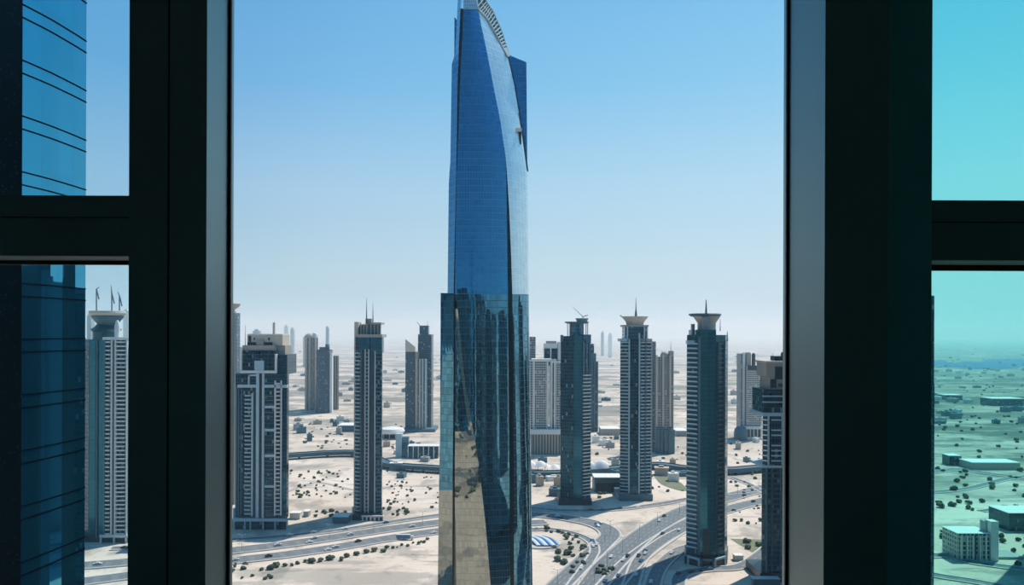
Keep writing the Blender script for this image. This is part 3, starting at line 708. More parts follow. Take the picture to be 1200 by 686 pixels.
portal(806.5, 819, 651, 668, 1, -6.5).build('portal_frame', M['lightgrey'], t); portal(822, 836, 651, 668, -8, -8).build('portal_frame', M['slate'], t); portal(838, 850, 651, 666, -7.5, 0).build('portal_frame', M['lightgrey'], t)
# -- far white tower
d = base_depth(514)
t = tower('apartment_tower', 'far pale tower with a square window grid between the two right hand dark towers', 'tower', 880, d)
slab(t, d, 875.5, 892.8, 428, 500, M['res_white'], 'front_block', 0, 26); slab(t, d, 868, 880, 414, None, M['res_grey'], 'rear_block', 10, 24)
slab(t, d, 870.5, 873, 412.5, None, M['white'], 'pier', 8.6, 3); slab(t, d, 875, 879.5, 412.5, 428, M['beige'], 'lift_head', 9, 8)
slab(t, d, 876.3, 892, 427.5, 433, M['dark'], 'window_band', -.8, 3); crown(t, d, 883, [(2.2,428),(2.2,415),(1,413)], M['dark'], 'roof_tank', 10, 14)
slab(t, d, 874, 893.5, 499, None, M['white'], 'podium', -5, 40)
for k in range(4): slab(t, d, 876+k*4.2, 879+k*4.2, 502, 511, M['dark'], 'opening', -5.5, 2)
crown(t, d, 868, [(7.5,514),(8,508),(7,502),(4,499)], M['slate'], 'round_hall', 16, -8)
# -- tower at the right window post
d = base_depth(681)
t = tower('apartment_tower', 'dark stacked tower with a beige top cut off by the right window post', 'tower', 910, d)
shaft(t, d, [(893,3),(900,0),(946,0),(946,30),(893.5,30)], 546, M['res_dark'], 'lower_shaft')
shaft(t, d, [(893.8,3.4),(900.5,.6),(946,.6),(946,29),(894.2,29)], 486, M['res_dark'], 'upper_shaft', 546)
slab(t, d, 893, 948, 544.5, 547, M['lightgrey'], 'ledge', -1.8, 30)
bal_px(t, d, (894,2.8), (900,.2), 490, 540, 3.7, M['white'], proj=1.4, par=.7); bal_px(t, d, (904,.2), (916,.2), 490, 540, 3.7, M['lightgrey'], proj=1.4, par=.8, name='loggia', skip=.2)
bal_px(t, d, (919,.2), (938,.2), 490, 540, 3.7, M['white'], proj=1.4, par=.8, name='terrace')
for a in (900.6, 917): slab(t, d, a, a+1.3, 484, 545, M['lightgrey'], 'fin', -1.4, 2)
bal_px(t, d, (901,-.1), (945,-.1), 550, 668, 3.7, M['teal'], proj=1.0, par=.8, name='balcony', sides=False)
for a in (899, 905, 915, 925): slab(t, d, a, a+.9, 547, 672, M['slate'], 'rib', -1.6, 2)
slab(t, d, 893.8, 946, 483, 487, M['lightgrey'], 'band', -1.0, 28); slab(t, d, 895, 946, 456, 484, M['glass_dark'], 'glazed_storeys', 2, 26)
for y in (463, 470): slab(t, d, 895, 946, y, y+1.4, M['lightgrey'], 'band', 1.0, 3)
slab(t, d, 902, 946, 440, 457, M['beige'], 'head_block', 4, 22); slab(t, d, 898, 946, 424.5, 441, M['beige'], 'head_block', 3, 22)
slab(t, d, 897.5, 946, 422.5, 425, M['cream'], 'parapet', 2, 24); slab(t, d, 908.5, 917, 429, 444, M['dark'], 'opening', 2.4, 3); slab(t, d, 903, 910, 444, 454, M['dark'], 'opening', 3.3, 3); slab(t, d, 912, 918, 449, 453, M['dark'], 'opening', 3.3, 3)
slab(t, d, 908, 921, 417, 423, M['glass_dark'], 'plant_room', 8, 10); crown(t, d, 917, [(2,417),(2.2,414),(1,411.6)], M['dark'], 'roof_tank', 10, 12); mast(t, d, 905.5, 414, 424, M['steel'], .25)
slab(t, d, 891.5, 948, 670, None, M['dark'], 'podium', -2, 34)

# -- tower seen through the left side light
d = 655.0
t = tower('apartment_tower', 'tower with white balcony grid and round roof deck beyond the left side window', 'tower', 128, d)
shaft(t, d, [(98,9),(104,2),(122,0),(150,1),(164,8),(164,36),(98,36)], 400, M['res_dark'])
slab(t, d, 105, 112, 400, None, M['glass_teal'], 'glass_bay', .4, 6); slab(t, d, 116, 121.6, 400, None, M['glass_teal'], 'glass_bay', -1.2, 6)
for a in (112.6, 121.6): slab(t, d, a, a+1.3, 400, 632, M['slate'], 'fin', -2.4, 4)
for a in (129.6, 134, 147.4): slab(t, d, a, a+1.5, 400, 630, M['white'], 'fin', -2.2, 3)
bal_px(t, d, (123,-.2), (129.6,-.2), 402, 628, 3.55, M['white'], proj=1.7, par=.9); bal_px(t, d, (135.6,-.2), (147.4,.6), 402, 628, 3.55, M['white'], proj=1.7, par=.9, name='terrace')
bal_px(t, d, (149,1), (160,5), 402, 628, 3.55, M['white'], proj=1.5, par=.9, name='loggia')
crown(t, d, 124, [(14,400),(14,391),(17,388),(12,385),(10,382)], M['teal'], 'roof_hall', 14, 14)
crown(t, d, 126, [(9,384),(13,379),(17,374),(17,371)], M['slate'], 'roof_bowl', 16, 14)
crown(t, d, 126, [(18,371.5),(20,369),(19.5,366.5)], M['cream'], 'roof_deck', 18, 14)
crown(t, d, 137.5, [(3,397),(3,384),(2,379),(.8,377)], M['white'], 'roof_pod', 12, 3)
slab(t, d, 120, 150, 397, 400.4, M['white'], 'parapet', -1.5, 16)
slab(t, d, 100, 152, 629, None, M['dark'], 'podium', -1, 30); slab(t, d, 117, 152, 628, 631, M['white'], 'podium_band', -3, 8)
for a in (117.5, 133, 147): slab(t, d, a, a+1.6, 630, None, M['white'], 'column', -3, 2)
for i, (a, tip, yt, lab) in enumerate(((113,(117,336),339,'leftmost thin crane on the round roof deck beyond the left window'), (131,(130,334),344,'tallest thin crane in the middle of the round roof deck'), (140,(138,342),347,'rightmost thin crane on the round roof deck'))):
    crane(a, d+14, 364.3, yt, tip, lab, 'cranes on the round roof deck', tail=(a+3, yt+12))

# ================================================================== NEIGHBOUR WING seen at the far left
M['wing_glass'] = facade('wing_blue_glass', (.06,.34,.50), (.05,.29,.43), 1.75, 4.0, .03, .0, .95, .02, .05, 0.0, fmetal=.95, frough=.05)
M['joint'] = plain('dark_joint', (.001,.004,.007), .9, 0, .05)
m, nt, out = new_mat('speckled_granite')
g = nt.nodes.new('ShaderNodeNewGeometry'); t1 = nd(nt, 'ShaderNodeTexVoronoi', Scale=3.2); nt.links.new(g.outputs['Position'], t1.inputs['Vector'])
k = mth(nt, 'LESS_THAN', t1.outputs['Distance'], .11)
principled(nt, out, mixc(nt, k, (.006,.014,.017), (.16,.20,.21)), .25, 0, .3); M['granite'] = m
NB = empty('glass_building', (-38, 58, 0), 'curved blue glass building wing with dark speckled pier close by at far left', 'building')
arc = [(px_*y_/900-y_*600/900, y_) for px_, y_ in ((13,54.0),(25,55.0),(44,56.45),(59,57.7),(73,59.05),(88,60.6),(100,62.0))]
ZT = 262
MB().prism(arc[1:] + [(-47,64), (-47,55.4), (-36,55.4)], 0, ZT).build('glass_wall', M['wing_glass'], NB)
z = 0.6
# storey joints: two dark lines per floor
zs_ = [Z(5,55.0,25), Z(20,55.0,25)]
per = 4.0; k0 = zs_[0]
for kf in range(-22, 8):
    for off in (0, -.93):
        zc = k0 + kf*per + off
        mb = MB()
        for a, b in zip(arc[1:], arc[2:]):
            mb.prism([(a[0]+.05,a[1]-.02), (b[0]+.05,b[1]), (b[0]-.2,b[1]), (a[0]-.2,a[1])], zc-.045, zc+.045)
        mb.build('joint_line', M['joint'], NB)
MB().prism([(-42,54.2), (X(25,54.2),54.2), (X(24.6,55),55.0), (-36,55.2), (-42,55.2)], 0, ZT).build('granite_pier', M['granite'], NB)

# -- tower whose edge shows left in the right side light
d = 520.0
t = tower('office_tower', 'dark blue tower edge showing along the right window post in the teal pane', 'tower', 1078, d)
slab(t, d, 962, 1094.6, 345, None, M['glass_dark'], 'shaft', 0, 26); slab(t, d, 1092.4, 1095.2, 448, None, M['glass_blue'], 'corner_bay', -1, 20); slab(t, d, 990, 1060, 338, 345, M['slate'], 'roof_house', 6, 12)

# ================================================================== LOW BUILDINGS
def block(name, label, px0, px1, yt, yb, mat, th=16, cat='building', roof=True, group=None, extra=None):
    d = base_depth(yb); t = tower(name, label, cat, (px0+px1)/2, d, group)
    slab(t, d, px0, px1, yt, None, mat, 'block', 0, th)
    if roof: slab(t, d, px0-.4, px1+.4, yt-.7, yt, M['white'], 'roof', -.6, th+1.2)
    return t, d
t, d = block('flat_block', 'low apartment block with an upright slab at its right end in the teal tinted window', 1123, 1163, 624, 655, M['res_white'], 22, 'apartment block')
for a in (1127, 1134, 1141, 1149, 1156): slab(t, d, a, a+1.6, 626, None, M['white'], 'pier', -1.4, 2)
slab(t, d, 1141, 1145, 626, None, M['dark'], 'recess', -.6, 1.5)
slab(t, d, 1162, 1171, 609, None, M['white'], 'end_slab', -2, 8); slab(t, d, 1156, 1163, 611, 624, M['grey'], 'roof_house', 3, 8)
slab(t, d, 1163, 1200, 652, None, M['grey'], 'low_wing', 2, 20)
block('office_block', 'dark cube shaped block alone on the far plain in the teal tinted window', 1113, 1127, 533, 544, M['glass_dark'], 18)
block('office_block', 'dark low block cut off by the right edge of the picture', 1183, 1230, 600, 621, M['glass_dark'], 30)
block('warehouse', 'long flat warehouse beside the far dark cube block', 1140, 1196, 541, 549, M['beige'], 30)
block('office_block', 'dark blue low block with grey annex behind the two plain blocks', 1108, 1128, 462, 467, M['far_dark'], 40)
block('warehouse', 'wide dark low shed on the middle of the tinted plain', 1163, 1200, 466, 474, M['far_dark'], 50)
block('warehouse', 'flat grey hall behind the slim tower on its left', 396, 424, 500, 507, M['slate'], 40)
t, d = block('office_block', 'low dark building with pale frames at the foot of the far tower pair', 478, 514, 524, 538, M['glass_dark'], 20)
for k in range(6): slab(t, d, 478+k*6, 479+k*6, 523, None, M['white'], 'column', -1.2, 1.5)
slab(t, d, 464, 471, 510, None, M['lightgrey'], 'stair_tower', 6, 12); slab(t, d, 471, 479, 514, None, M['glass_blue'], 'link_block', 8, 10)
block('kiosk', 'small white site cabin on the sand right of the broad left tower', 340, 352, 603, 610, M['white'], 8)
block('kiosk', 'second small white site cabin beside a tree near the broad left tower', 356, 362, 601, 607, M['grey'], 8)
t, d = block('parking_deck', 'low grey parking deck at the foot of the slim tower', 390, 408, 607, 615, M['slate'], 14)
t, d = block('pump_house', 'grey flat roofed hall between the teal tower and the helipad tower', 697, 729, 560, 577, M['slate'], 24); slab(t, d, 699, 727, 566, None, M['dark'], 'opening', -.6, 2)
block('showroom', 'low pale hall in the gap right of the thin dark tower', 705, 727, 503, 510, M['beige'], 40)
block('showroom', 'small pale hall in the haze behind the helipad tower', 793, 806, 505, 511, M['grey'], 40)
block('gate_house', 'low blue grey hall at the foot of the tower by the right window post', 884, 915, 678, 687, M['slate'], 5)
block('gate_house', 'small pale hut on the service road right of the portal frames', 862, 872, 651, 657, M['white'], 6)
# white tent roofs
def tent(label, px0, px1, yt, yb, name='tent', sag=1.0):
    d = base_depth(yb); x0, x1 = X(px0, d), X(px1, d); t = tower(name, label, 'tent', (px0+px1)/2, d)
    zt = Z(yt, d); n = 6; rows = []
    for i in range(9):
        k = i/8; y = d + (k-.1)*16
        rows.append([(x0+(x1-x0)*j/n, y, zt*(.45+.55*math.sin(math.pi*min(1,max(0,k))))*(.75+.25*abs(math.cos(math.pi*j/n*1.5))) ) for j in range(n+1)])
    MB().sheet(list(reversed(rows))).build('canopy', M['tentwhite'], t, smooth=True)
    for x in (x0+1, x1-1, (x0+x1)/2): MB().tube((x, d+.5, 0), (x, d+.5, zt*.5), .3).build('pole', M['steel'], t)
    return t
M['tentwhite'] = plain('white_membrane', (.75,.75,.73), .6)
tent('white tent roof at the left of the podium columns', 622, 640, 541, 552); tent('smaller white tent roof right of the first by the podium', 641, 656, 545, 553)
tent('broad white tent roof right of the crane topped tower', 689, 714, 540, 556)
# rounded pale canopy hall left of the far pair
d = base_depth(516); t = tower('canopy_hall', 'flat oval white canopy on columns left of the far tower pair', 'pavilion', 460, d)
crown(t, d, 459, [(14,508),(15.5,505.5),(14,502.8),(8,501.6)], M['tentwhite'], 'roof', 20, 16)
for a in (449, 456, 463, 469): slab(t, d, a, a+1.2, 507, None, M['lightgrey'], 'column', 10, 1.5)
slab(t, d, 448, 470, 509, None, M['dark'], 'glazed_hall', 14, 12)
# oval plaza with blue and white wave canopy
pc = Vector(G(634,637)); t = empty('wave_pavilion', (pc.x, pc.y, 0), 'oval plaza pavilion under a blue and white wave roof beside the skyscraper foot', 'pavilion')
MB().lathe(pc.x-2, pc.y, [(19,0.05),(19,1.0),(18,1.4)], 32).build('plaza', M['kerb'], t)
M['bluepaint'] = plain('blue_membrane', (.05,.20,.42), .4)
for i in range(6):
    mb = MB(); rows = []
    for r in range(9):
        y = pc.y+14-r*3.6
        rows.append([(pc.x-12+i*3.2+j*1.6+r*1.5-4, y, 2.2+2.2*math.sin(math.pi*r/8)+.5*math.sin(math.pi*(j/2))) for j in range(3)])
    mb.sheet(rows).build('roof_band', M['bluepaint'] if i % 2 else M['tentwhite'], t, smooth=True)
# distant ghost towers on the horizon
for i, (px, wd, yt, dist, mt) in enumerate(((335,5,384,5200,'white'),(342,4,387,5600,'grey'),(383,3,385,5400,'slate'),(358,6,396,3900,'beige'),(300,8,389,4300,'grey'),(104,5,372,3400,'grey'),(147,6,366,3300,'white'),(715,4,392,5600,'white'),(706,3,390,6000,'grey'))):
    t = tower('distant_tower', ('pale', 'grey', 'slate blue', 'squat beige', 'wide grey', 'thin grey', 'white', 'small white', 'slim grey')[i]+' tower in the haze '+('left of the white domed tower','beside the pale haze tower','over the far dark blue tower','just left of the white domed tower','behind the broad left tower','at the glass wing edge','at the left window post','between the crane and helipad towers','next to the crane topped tower')[i], 'tower', px, dist)
    slab(t, dist, px-wd/2, px+wd/2, yt, None, M[mt], 'shaft', 0, 30)
    slab(t, dist, px-wd/4, px+wd/4, yt-2, yt, M[mt], 'roof_house', 6, 14)

# lake in the right-hand distance
m, nt, out = new_mat('lake_water'); principled(nt, out, (.0,.09,.27), .7, 0, .05); M['lake'] = m
def patch(name, pts, z, mat, label, cat, kind=None):
    q = [G(*p) for p in pts]; P = spline([Vector(v) for v in q+[q[0]]], 5)[:-1]
    mb = MB(); mb.face([(p.x, p.y, z) for p in P]); return tag(mb.build(name, mat, weld=False), label, cat, kind=kind)
patch('lake_water', [(1040,429),(1085,424.5),(1105,422.5),(1115,426),(1130,424),(1150,424.5),(1158,421.5),(1200,420.5),(1260,421),(1260,428),(1205,428),(1190,432),(1150,433.5),(1120,431),(1100,430)], .4, M['lake'], 'blue lake far out on the plain beyond the teal pane', 'lake', 'structure')
M['verge'] = plain('dry_green_verge', (.17,.19,.11), .9, var=.3, scale=.08)
M['pool'] = plain('plaza_paving', (.46,.45,.42), .8)
patch('verge_terrain', [(856,632),(890,633),(925,636),(925,648),(890,650),(872,642)], .25, M['verge'], 'dark green planted ground right of the teal tower foot', 'ground', 'structure')
patch('verge_terrain', [(880,588),(905,580),(925,574),(925,586),(905,590)], .22, M['verge'], 'green grass wedge on the sand right of the teal tower', 'ground', 'structure')
patch('verge_terrain', [(765,556),(790,562),(804,572),(800,576),(775,568)], .22, M['verge'], 'green grass strip between the helipad tower and the teal tower', 'ground', 'structure')

# ================================================================== PLANTS
M['leaf'] = plain('dusty_leaves', (.055,.085,.05), .9, var=.5, scale=.9)
M['trunk'] = plain('bark', (.10,.08,.06), .9)
def bush_mesh(seed, r=1.0):
    random.seed(seed); mb = MB(); n = 10
    for k in range(5):
        c_ = Vector((random.uniform(-.6,.6), random.uniform(-.6,.6), random.uniform(.4,.8)))*r; q = random.uniform(.45,.75)*r
        pr = [(max(.02, q*math.sin(math.pi*i/6)), c_.z-q*.8*math.cos(math.pi*i/6)) for i in range(7)]
        st = len(mb.v); mb.lathe(c_.x, c_.y, pr, n)
        mb.v[st:] = [tuple(Vector(v)+Vector(noise.noise_vector(Vector(v)*2.2/r))*.22*r) for v in mb.v[st:]]
    mb.v = [(x, y, max(0, z_)) for x, y, z_ in mb.v]
    return mb
BUSH = [bush_mesh(s) for s in (1, 2, 3)]
bush_first = {}
placed = []
bpy.context.view_layer.update()
BOXES = {}
for o in scene.objects:
    if o.type != 'MESH': continue
    r = o
    while r.parent: r = r.parent
    if r.get('kind') in ('structure', 'stuff'): continue
    b = BOXES.setdefault(r.name, [1e9, -1e9, 1e9, -1e9])
    for c_ in o.bound_box:
        p = o.matrix_world @ Vector(c_); b[0] = min(b[0], p.x); b[1] = max(b[1], p.x); b[2] = min(b[2], p.y); b[3] = max(b[3], p.y)
BOXES = list(BOXES.values())
def free(x, y, r):
    if any(b[0]-r < x < b[1]+r and b[2]-r < y < b[3]+r for b in BOXES) or abs(y-1900) < r+4: return False
    if any((x-a)**2+(y-b)**2 < (.9*(r+q))**2 for a, b, q in placed): return False
    placed.append((x, y, r)); return True
def bush(px, py, r, label, group, name='shrub', cat='shrub', h=1.0):
    k = random.randrange(3); x, y = G(px, py)
    if label.startswith(('dark scrub', 'scrub')): name = 'scrub_clump'; cat = 'scrub'
    if 'tree clump' in label: name = 'tree_clump'; cat = 'trees'
    if not free(x, y, r*1.25): return
    key = (name, k)
    if key not in bush_first:
        o = BUSH[k].build(name, M['leaf'], origin=None, weld=False); bush_first[key] = o
    else:
        o = bush_first[key].copy(); COL.objects.link(o)
    o.location = (x, y, 0.0); o.scale = (r, r, r*h); o.rotation_euler = (0, 0, random.random()*6)
    tag(o, label, cat, group); return o
random.seed(11)
def line_px(pts, n):
    P = spline([Vector(p) for p in pts], 12); return [P[min(len(P)-1, int(i*(len(P)-1)/max(1, n-1)))] for i in range(n)]
for p in line_px([(318,668),(350,662),(400,656),(448,646)], 60):
    bush(p.x+random.uniform(-2,2), p.y+random.uniform(-2,1.4), random.uniform(1.6,3.2), 'green shrub in the long planted row below the left road', 'shrubs in the planted row below the left road')
for p in line_px([(448,646),(480,640),(500,634)], 14):
    bush(p.x+random.uniform(-3,3), p.y+random.uniform(-2,2), random.uniform(1.0,1.9), 'small shrub thinning out at the right end of the planted row', 'shrubs at the end of the planted row')
for k in range(16):
    bush(random.uniform(270,318), random.uniform(660,680), random.uniform(.9,2.4), 'dark shrub scattered on the sand at the bottom left', 'shrubs on the sand at the bottom left')
for p in line_px([(640,621),(665,628),(682,640),(684,655),(668,672)], 34):
    bush(p.x+random.uniform(-3,3), p.y+random.uniform(-3,3), random.uniform(1.4,2.8), 'green shrub in the ring around the oval plaza', 'shrubs around the oval plaza')
for k in range(22):
    bush(random.uniform(652,676), random.uniform(638,662), random.uniform(1.6,3.4), 'leafy tree clump on the islands beside the oval plaza', 'tree clumps beside the oval plaza')
for k in range(26):
    bush(random.uniform(872,925), random.uniform(634,648), random.uniform(2.0,3.6), 'dark shrub in the bed between the two right hand towers', 'shrubs between the right hand towers')
for k in range(12):
    bush(random.uniform(700,718), random.uniform(664,676), random.uniform(1.6,3.0), 'dark shrub on the wedge between highway and slip road', 'shrubs between highway and slip road')
for k in range(18):
    bush(random.uniform(448,478), random.uniform(596,606), random.uniform(1.4,3.2), 'shrub on the sand right of the slim tower foot', 'shrubs by the slim tower foot')
for k in range(16):
    bush(random.uniform(368,412), random.uniform(600,606), random.uniform(1.4,2.8), 'shrub in the row left of the slim tower foot', 'shrubs left of the slim tower')
for k in range(60):
    bush(random.uniform(338,412), random.uniform(552,584), random.uniform(.9,2.4), 'dark scrub on the sand between the two left towers', 'scrub between the left towers')
for k in range(56):
    bush(random.uniform(450,514), random.uniform(550,596), random.uniform(.8,2.1), 'dark scrub on the sand right of the slim tower', 'scrub right of the slim tower')
for k in range(50):
    bush(random.uniform(338,480), random.uniform(496,526), random.uniform(1.2,3.4), 'scrub clump on the flats before the far towers', 'scrub on the flats before the far towers', h=.7)
for k in range(66):
    bush(random.uniform(696,806), random.uniform(505,584), random.uniform(1.0,2.8), 'scrub clump around the helipad tower', 'scrub around the helipad tower')
for k in range(44):
    bush(random.uniform(856,892), random.uniform(518,616), random.uniform(.9,2.6), 'scrub clump in the gap right of the teal tower', 'scrub right of the teal tower')
for k in range(130):
    bush(random.uniform(1096,1205), 440+random.random()**1.3*160, random.uniform(1.8,4.4), 'dark tree clump on the plain in the teal tinted window', 'tree clumps in the teal tinted window')
for k in range(16):
    bush(random.uniform(1096,1150), random.uniform(618,646), random.uniform(1.4,2.8), 'dark shrub by the flat block in the teal tinted window', 'shrubs by the flat block')
for k in range(16):
    bush(random.uniform(1166,1205), random.uniform(630,664), random.uniform(1.6,2.6), 'garden tree right of the upright slab of the flat block', 'trees by the flat block slab', 'garden_tree', 'tree', 1.4)

# far low houses on the plain
random.seed(21)
hm = {}
def house(px, py, w_, dp_, h_, mat, label, group):
    x, y = G(px, py); key = mat
    if not free(x, y, .6*max(w_, dp_)) or 1135 < px < 1205 and 458 < py < 480: return
    if key not in hm:
        mb = MB().box(-.5, .5, -.5, .5, 0, 1); mb.box(-.52, .52, -.52, .52, 1, 1.06); mb.box(-.2, .15, -.1, .25, 1.06, 1.3)
        o = mb.build('low_house', M[mat], weld=False); hm[key] = o
    else:
        o = hm[key].copy(); COL.objects.link(o)
    o.location = (x, y, 0); o.scale = (w_*.75, dp_*.75, h_); o.rotation_euler = (0, 0, random.choice((.1, .35, -.2)))
    tag(o, label, 'house', group)
for k in range(130):
    house(random.uniform(338,810), 408+random.random()**1.7*70, random.uniform(12,40), random.uniform(10,26), random.uniform(4,12), random.choice(('white','cream','slate','beige')), 'low flat house far out on the hazy desert plain', 'low houses on the far desert plain')
for k in range(95):
    house(random.uniform(1094,1205), 404+random.random()**1.4*95, random.uniform(10,34), random.uniform(10,26), random.uniform(5,12), random.choice(('white','slate','grey','beige')), 'low flat house on the plain in the teal tinted window', 'low houses in the teal tinted window')
for x0, x1, y0, y1, n_, where in ((340,412,492,522,16,'on the flats before the far trio of towers'), (450,512,516,562,20,'on the sand at the foot of the far slanted tower pair'), (622,655,536,585,12,'below the white block and the tents'), (693,726,498,560,16,'between the two balconied towers left of the helipad'), (766,804,508,575,18,'between the helipad tower and the big teal tower'), (855,892,518,560,12,'in the gap behind the big teal tower')):
    for k in range(n_):
        house(random.uniform(x0,x1), random.uniform(y0,y1), random.uniform(8,26), random.uniform(8,18), random.uniform(4,11), random.choice(('white','slate','grey','beige','slate')), 'low flat roofed building '+where, 'low buildings '+where)
for k in range(26):
    house(random.uniform(854,892), 415+random.random()**1.5*80, random.uniform(10,34), random.uniform(10,26), random.uniform(5,12), random.choice(('white','slate','beige')), 'low flat house in the gap beside the far pale tower', 'low houses beside the far pale tower')

# ================================================================== CARS
M['car_white'] = plain('car_white', (.7,.7,.68), .3); M['car_dark'] = plain('car_dark', (.03,.04,.05), .3); M['car_blue'] = plain('car_blue', (.06,.16,.30), .3)
def car_mesh():
    mb = MB()
    prof = [(-2.3,.45),(-2.3,1.0),(-1.5,1.1),(-1.0,1.6),(.6,1.6),(1.2,1.1),(2.2,.95),(2.3,.45)]
    for s0, s1 in ((-.9,.9),):
        a = [(x, s0, z_) for x, z_ in prof]; b = [(x, s1, z_) for x, z_ in prof]
        mb.face(a); mb.face(list(reversed(b)))
        for i in range(len(prof)):
            j = (i+1) % len(prof); mb.face([a[i], b[i], b[j], a[j]])
    for x in (-1.4, 1.4):
        for y in (-.9, .75): mb.tube((x, y, .35), (x, y+.15, .35), .35, n=8)
    return mb
cf = {}
random.seed(5)
for ri, (pts, width, zr) in enumerate(ROADS):
    total = sum((b-a).length for a, b in zip(pts, pts[1:])); ncar = min(18, int(total/38))
    for k in range(ncar):
        i = random.randrange(1, len(pts)-1); t_ = (pts[i+1]-pts[i]).normalized(); nrm = Vector((-t_.y, t_.x))
        lane = (random.randrange(5)-2)*width/6
        p = pts[i].lerp(pts[i+1], random.random())+nrm*lane
        if not free(p.x, p.y, 3.0): continue
        m = random.choice(('car_white','car_white','car_dark','car_blue'))
        if m not in cf: o = car_mesh().build('car', M[m], weld=False); cf[m] = o
        else: o = cf[m].copy(); COL.objects.link(o)
        o.location = (p.x, p.y, zr); o.rotation_euler = (0, 0, math.atan2(t_.y, t_.x)+(math.pi if lane > 0 else 0)); o.scale = (1.3, 1.3, 1.3)
        cn = {'car_white':'white','car_dark':'dark','car_blue':'blue'}[m]
        rn = ('curling road','second left carriageway','sweeping highway','highway second carriageway','bending slip road','shadowed slip road','teal tower service road','narrow sand road','plaza ring road','left frontage road')[min(ri, 9)]
        tag(o, f'small {cn} car driving on the {rn}', 'car', f'{cn} cars on the {rn}')
# blue lorry on the second carriageway
x, y = G(474,633); t = empty('lorry', (x, y, .45), 'long blue and white lorry on the road left of the skyscraper', 'lorry')
MB().box(x-7, x+5, y-1.3, y+1.3, 1.6, 4.6).build('trailer', M['car_blue'], t); MB().box(x+5.4, x+8, y-1.2, y+1.2, .9, 3.6).build('cab', M['car_white'], t)
MB().box(x-7, x+5, y-1.35, y+1.35, 4.6, 4.8).build('roof', M['car_white'], t)
for xx in (x-5.5, x-4, x+6.5):
    for yy in (-1.3, 1.0): MB().tube((xx, y+yy, .95), (xx, y+yy+.3, .95), .5, n=10).build('wheel', M['car_dark'], t)
M['lamp'] = plain('lamp_post_metal', (.45,.46,.46), .5)
random.seed(9)
lp0 = None
for (ri, n_) in ((0, 16), (2, 14)):
    pts, width, zr = ROADS[ri]
    for k in range(n_):
        p = pts[int((k+.5)*len(pts)/n_)]
        if not free(p.x, p.y, 1.5): continue
        if lp0 is None:
            mb = MB().tube((0,0,0), (0,0,12), .22, .14); mb.tube((0,0,12), (2.6,0,12.6), .14, .1); mb.tube((0,0,12), (-2.6,0,12.6), .14, .1); mb.box(1.8,3.2,-.2,.2,12.45,12.7); mb.box(-3.2,-1.8,-.2,.2,12.45,12.7)
            lp0 = o = mb.build('street_lamp', M['lamp'], weld=False)
        else: o = lp0.copy(); COL.objects.link(o)
        o.location = (p.x, p.y, zr); tag(o, 'double armed street lamp along the '+('curling left road' if ri == 0 else 'sweeping highway'), 'street lamp', 'street lamps on the '+('curling road' if ri == 0 else 'sweeping highway'))

# ================================================================== TOWERS OUTSIDE THE FRAME that the mirror glass shows
M['hostfac'] = facade('host_facade', (.015,.055,.08), (.13,.17,.19), 6.0, 3.9, .06, .12, .5, .08, .6, .04)
M['banded'] = facade('banded_facade', (.015,.055,.08), (.42,.48,.50), 6.0, 3.9, .05, .2, .5, .08, .6, .04)
def offtower(label, x, y, w_, dp_, h_, mat, bands=None):
    t = empty('office_tower', (x, y, 0), label, 'tower')
    MB().box(x-w_/2, x+w_/2, y-dp_/2, y+dp_/2, 0, h_).build('shaft', M[mat], t)
    MB().box(x-w_/3, x+w_/3, y-dp_/3, y+dp_/3, h_, h_+8).build('roof_house', M['dark'], t)
    if bands:
        for sx_ in (-1, 1): MB().box(x+sx_*w_/2-1, x+sx_*w_/2+1, y-dp_/2-1, y+dp_/2+1, 0, h_+2).build('corner_pier', M[bands], t)
    return t
offtower('dark tower right of the window, seen mirrored in the wing glass', 291, 330, 90, 50, 208, 'dark', 'slate')
offtower('second dark tower right of the window, mirrored beside the first', 342, 425, 60, 50, 196, 'dark', 'slate')
offtower('third dark tower right of the window, mirrored in the wing glass', 425, 250, 120, 60, 190, 'dark', 'slate')
offtower('tall dark tower behind the viewer mirrored at the left of the skyscraper', -98, -60, 62, 50, 223, 'glass_dark', 'slate')
offtower('dark slab tower behind the viewer beside the viewing building', -44, -75, 34, 50, 218, 'res_dark', 'slate')
offtower('banded tower behind the viewer mirrored in the middle of the skyscraper', 48, -60, 34, 50, 214, 'banded')
offtower('dark tower behind the viewer mirrored right of the middle', 96, -60, 44, 50, 200, 'glass_dark', 'slate')
offtower('banded tower behind the viewer mirrored at the dark slot', 160, -50, 60, 50, 194, 'banded', 'slate')
offtower('far dark tower behind the viewer mirrored in the right face', 330, -90, 120, 60, 205, 'glass_dark', 'slate')
offtower('far dark tower right of the window, mirrored in the middle of the wing glass', 478, 622, 88, 40, 222, 'dark', 'slate')
offtower('narrow tower hidden from the viewer behind the right post', 147, 311, 28, 20, 202, 'dark')
offtower('tower left of the window mirrored in the left strip of the skyscraper', -335, 372, 80, 110, 213, 'res_dark', 'slate')
for bx, by, bw, bd, bh, bl in ((-40,190,20,16,12,'low dark hall beside the side road, mirrored in the leaning face'),(-64,80,22,24,26,'taller dark hall by the road, mirrored in the leaning face'),(-24,45,12,20,16,'small dark hall at the road bend, mirrored in the leaning face')):
    offtower(bl, bx, by, bw, bd, bh, 'dark', 'slate')
offtower('long dark podium below the window mirrored low in the skyscraper', 98, 155, 190, 290, 18, 'dark')
road(None, 14, M['road5'], .5, 'road below the window mirrored in the leaning face of the skyscraper', cars=False, metric=[(-160,60),(-90,95),(-30,90),(-8,10),(-30,-200)])
road(None, 9, M['road2'], .45, 'side road below the window mirrored in the leaning face', cars=False, metric=[(-160,180),(-70,170),(-20,190),(-10,240)])
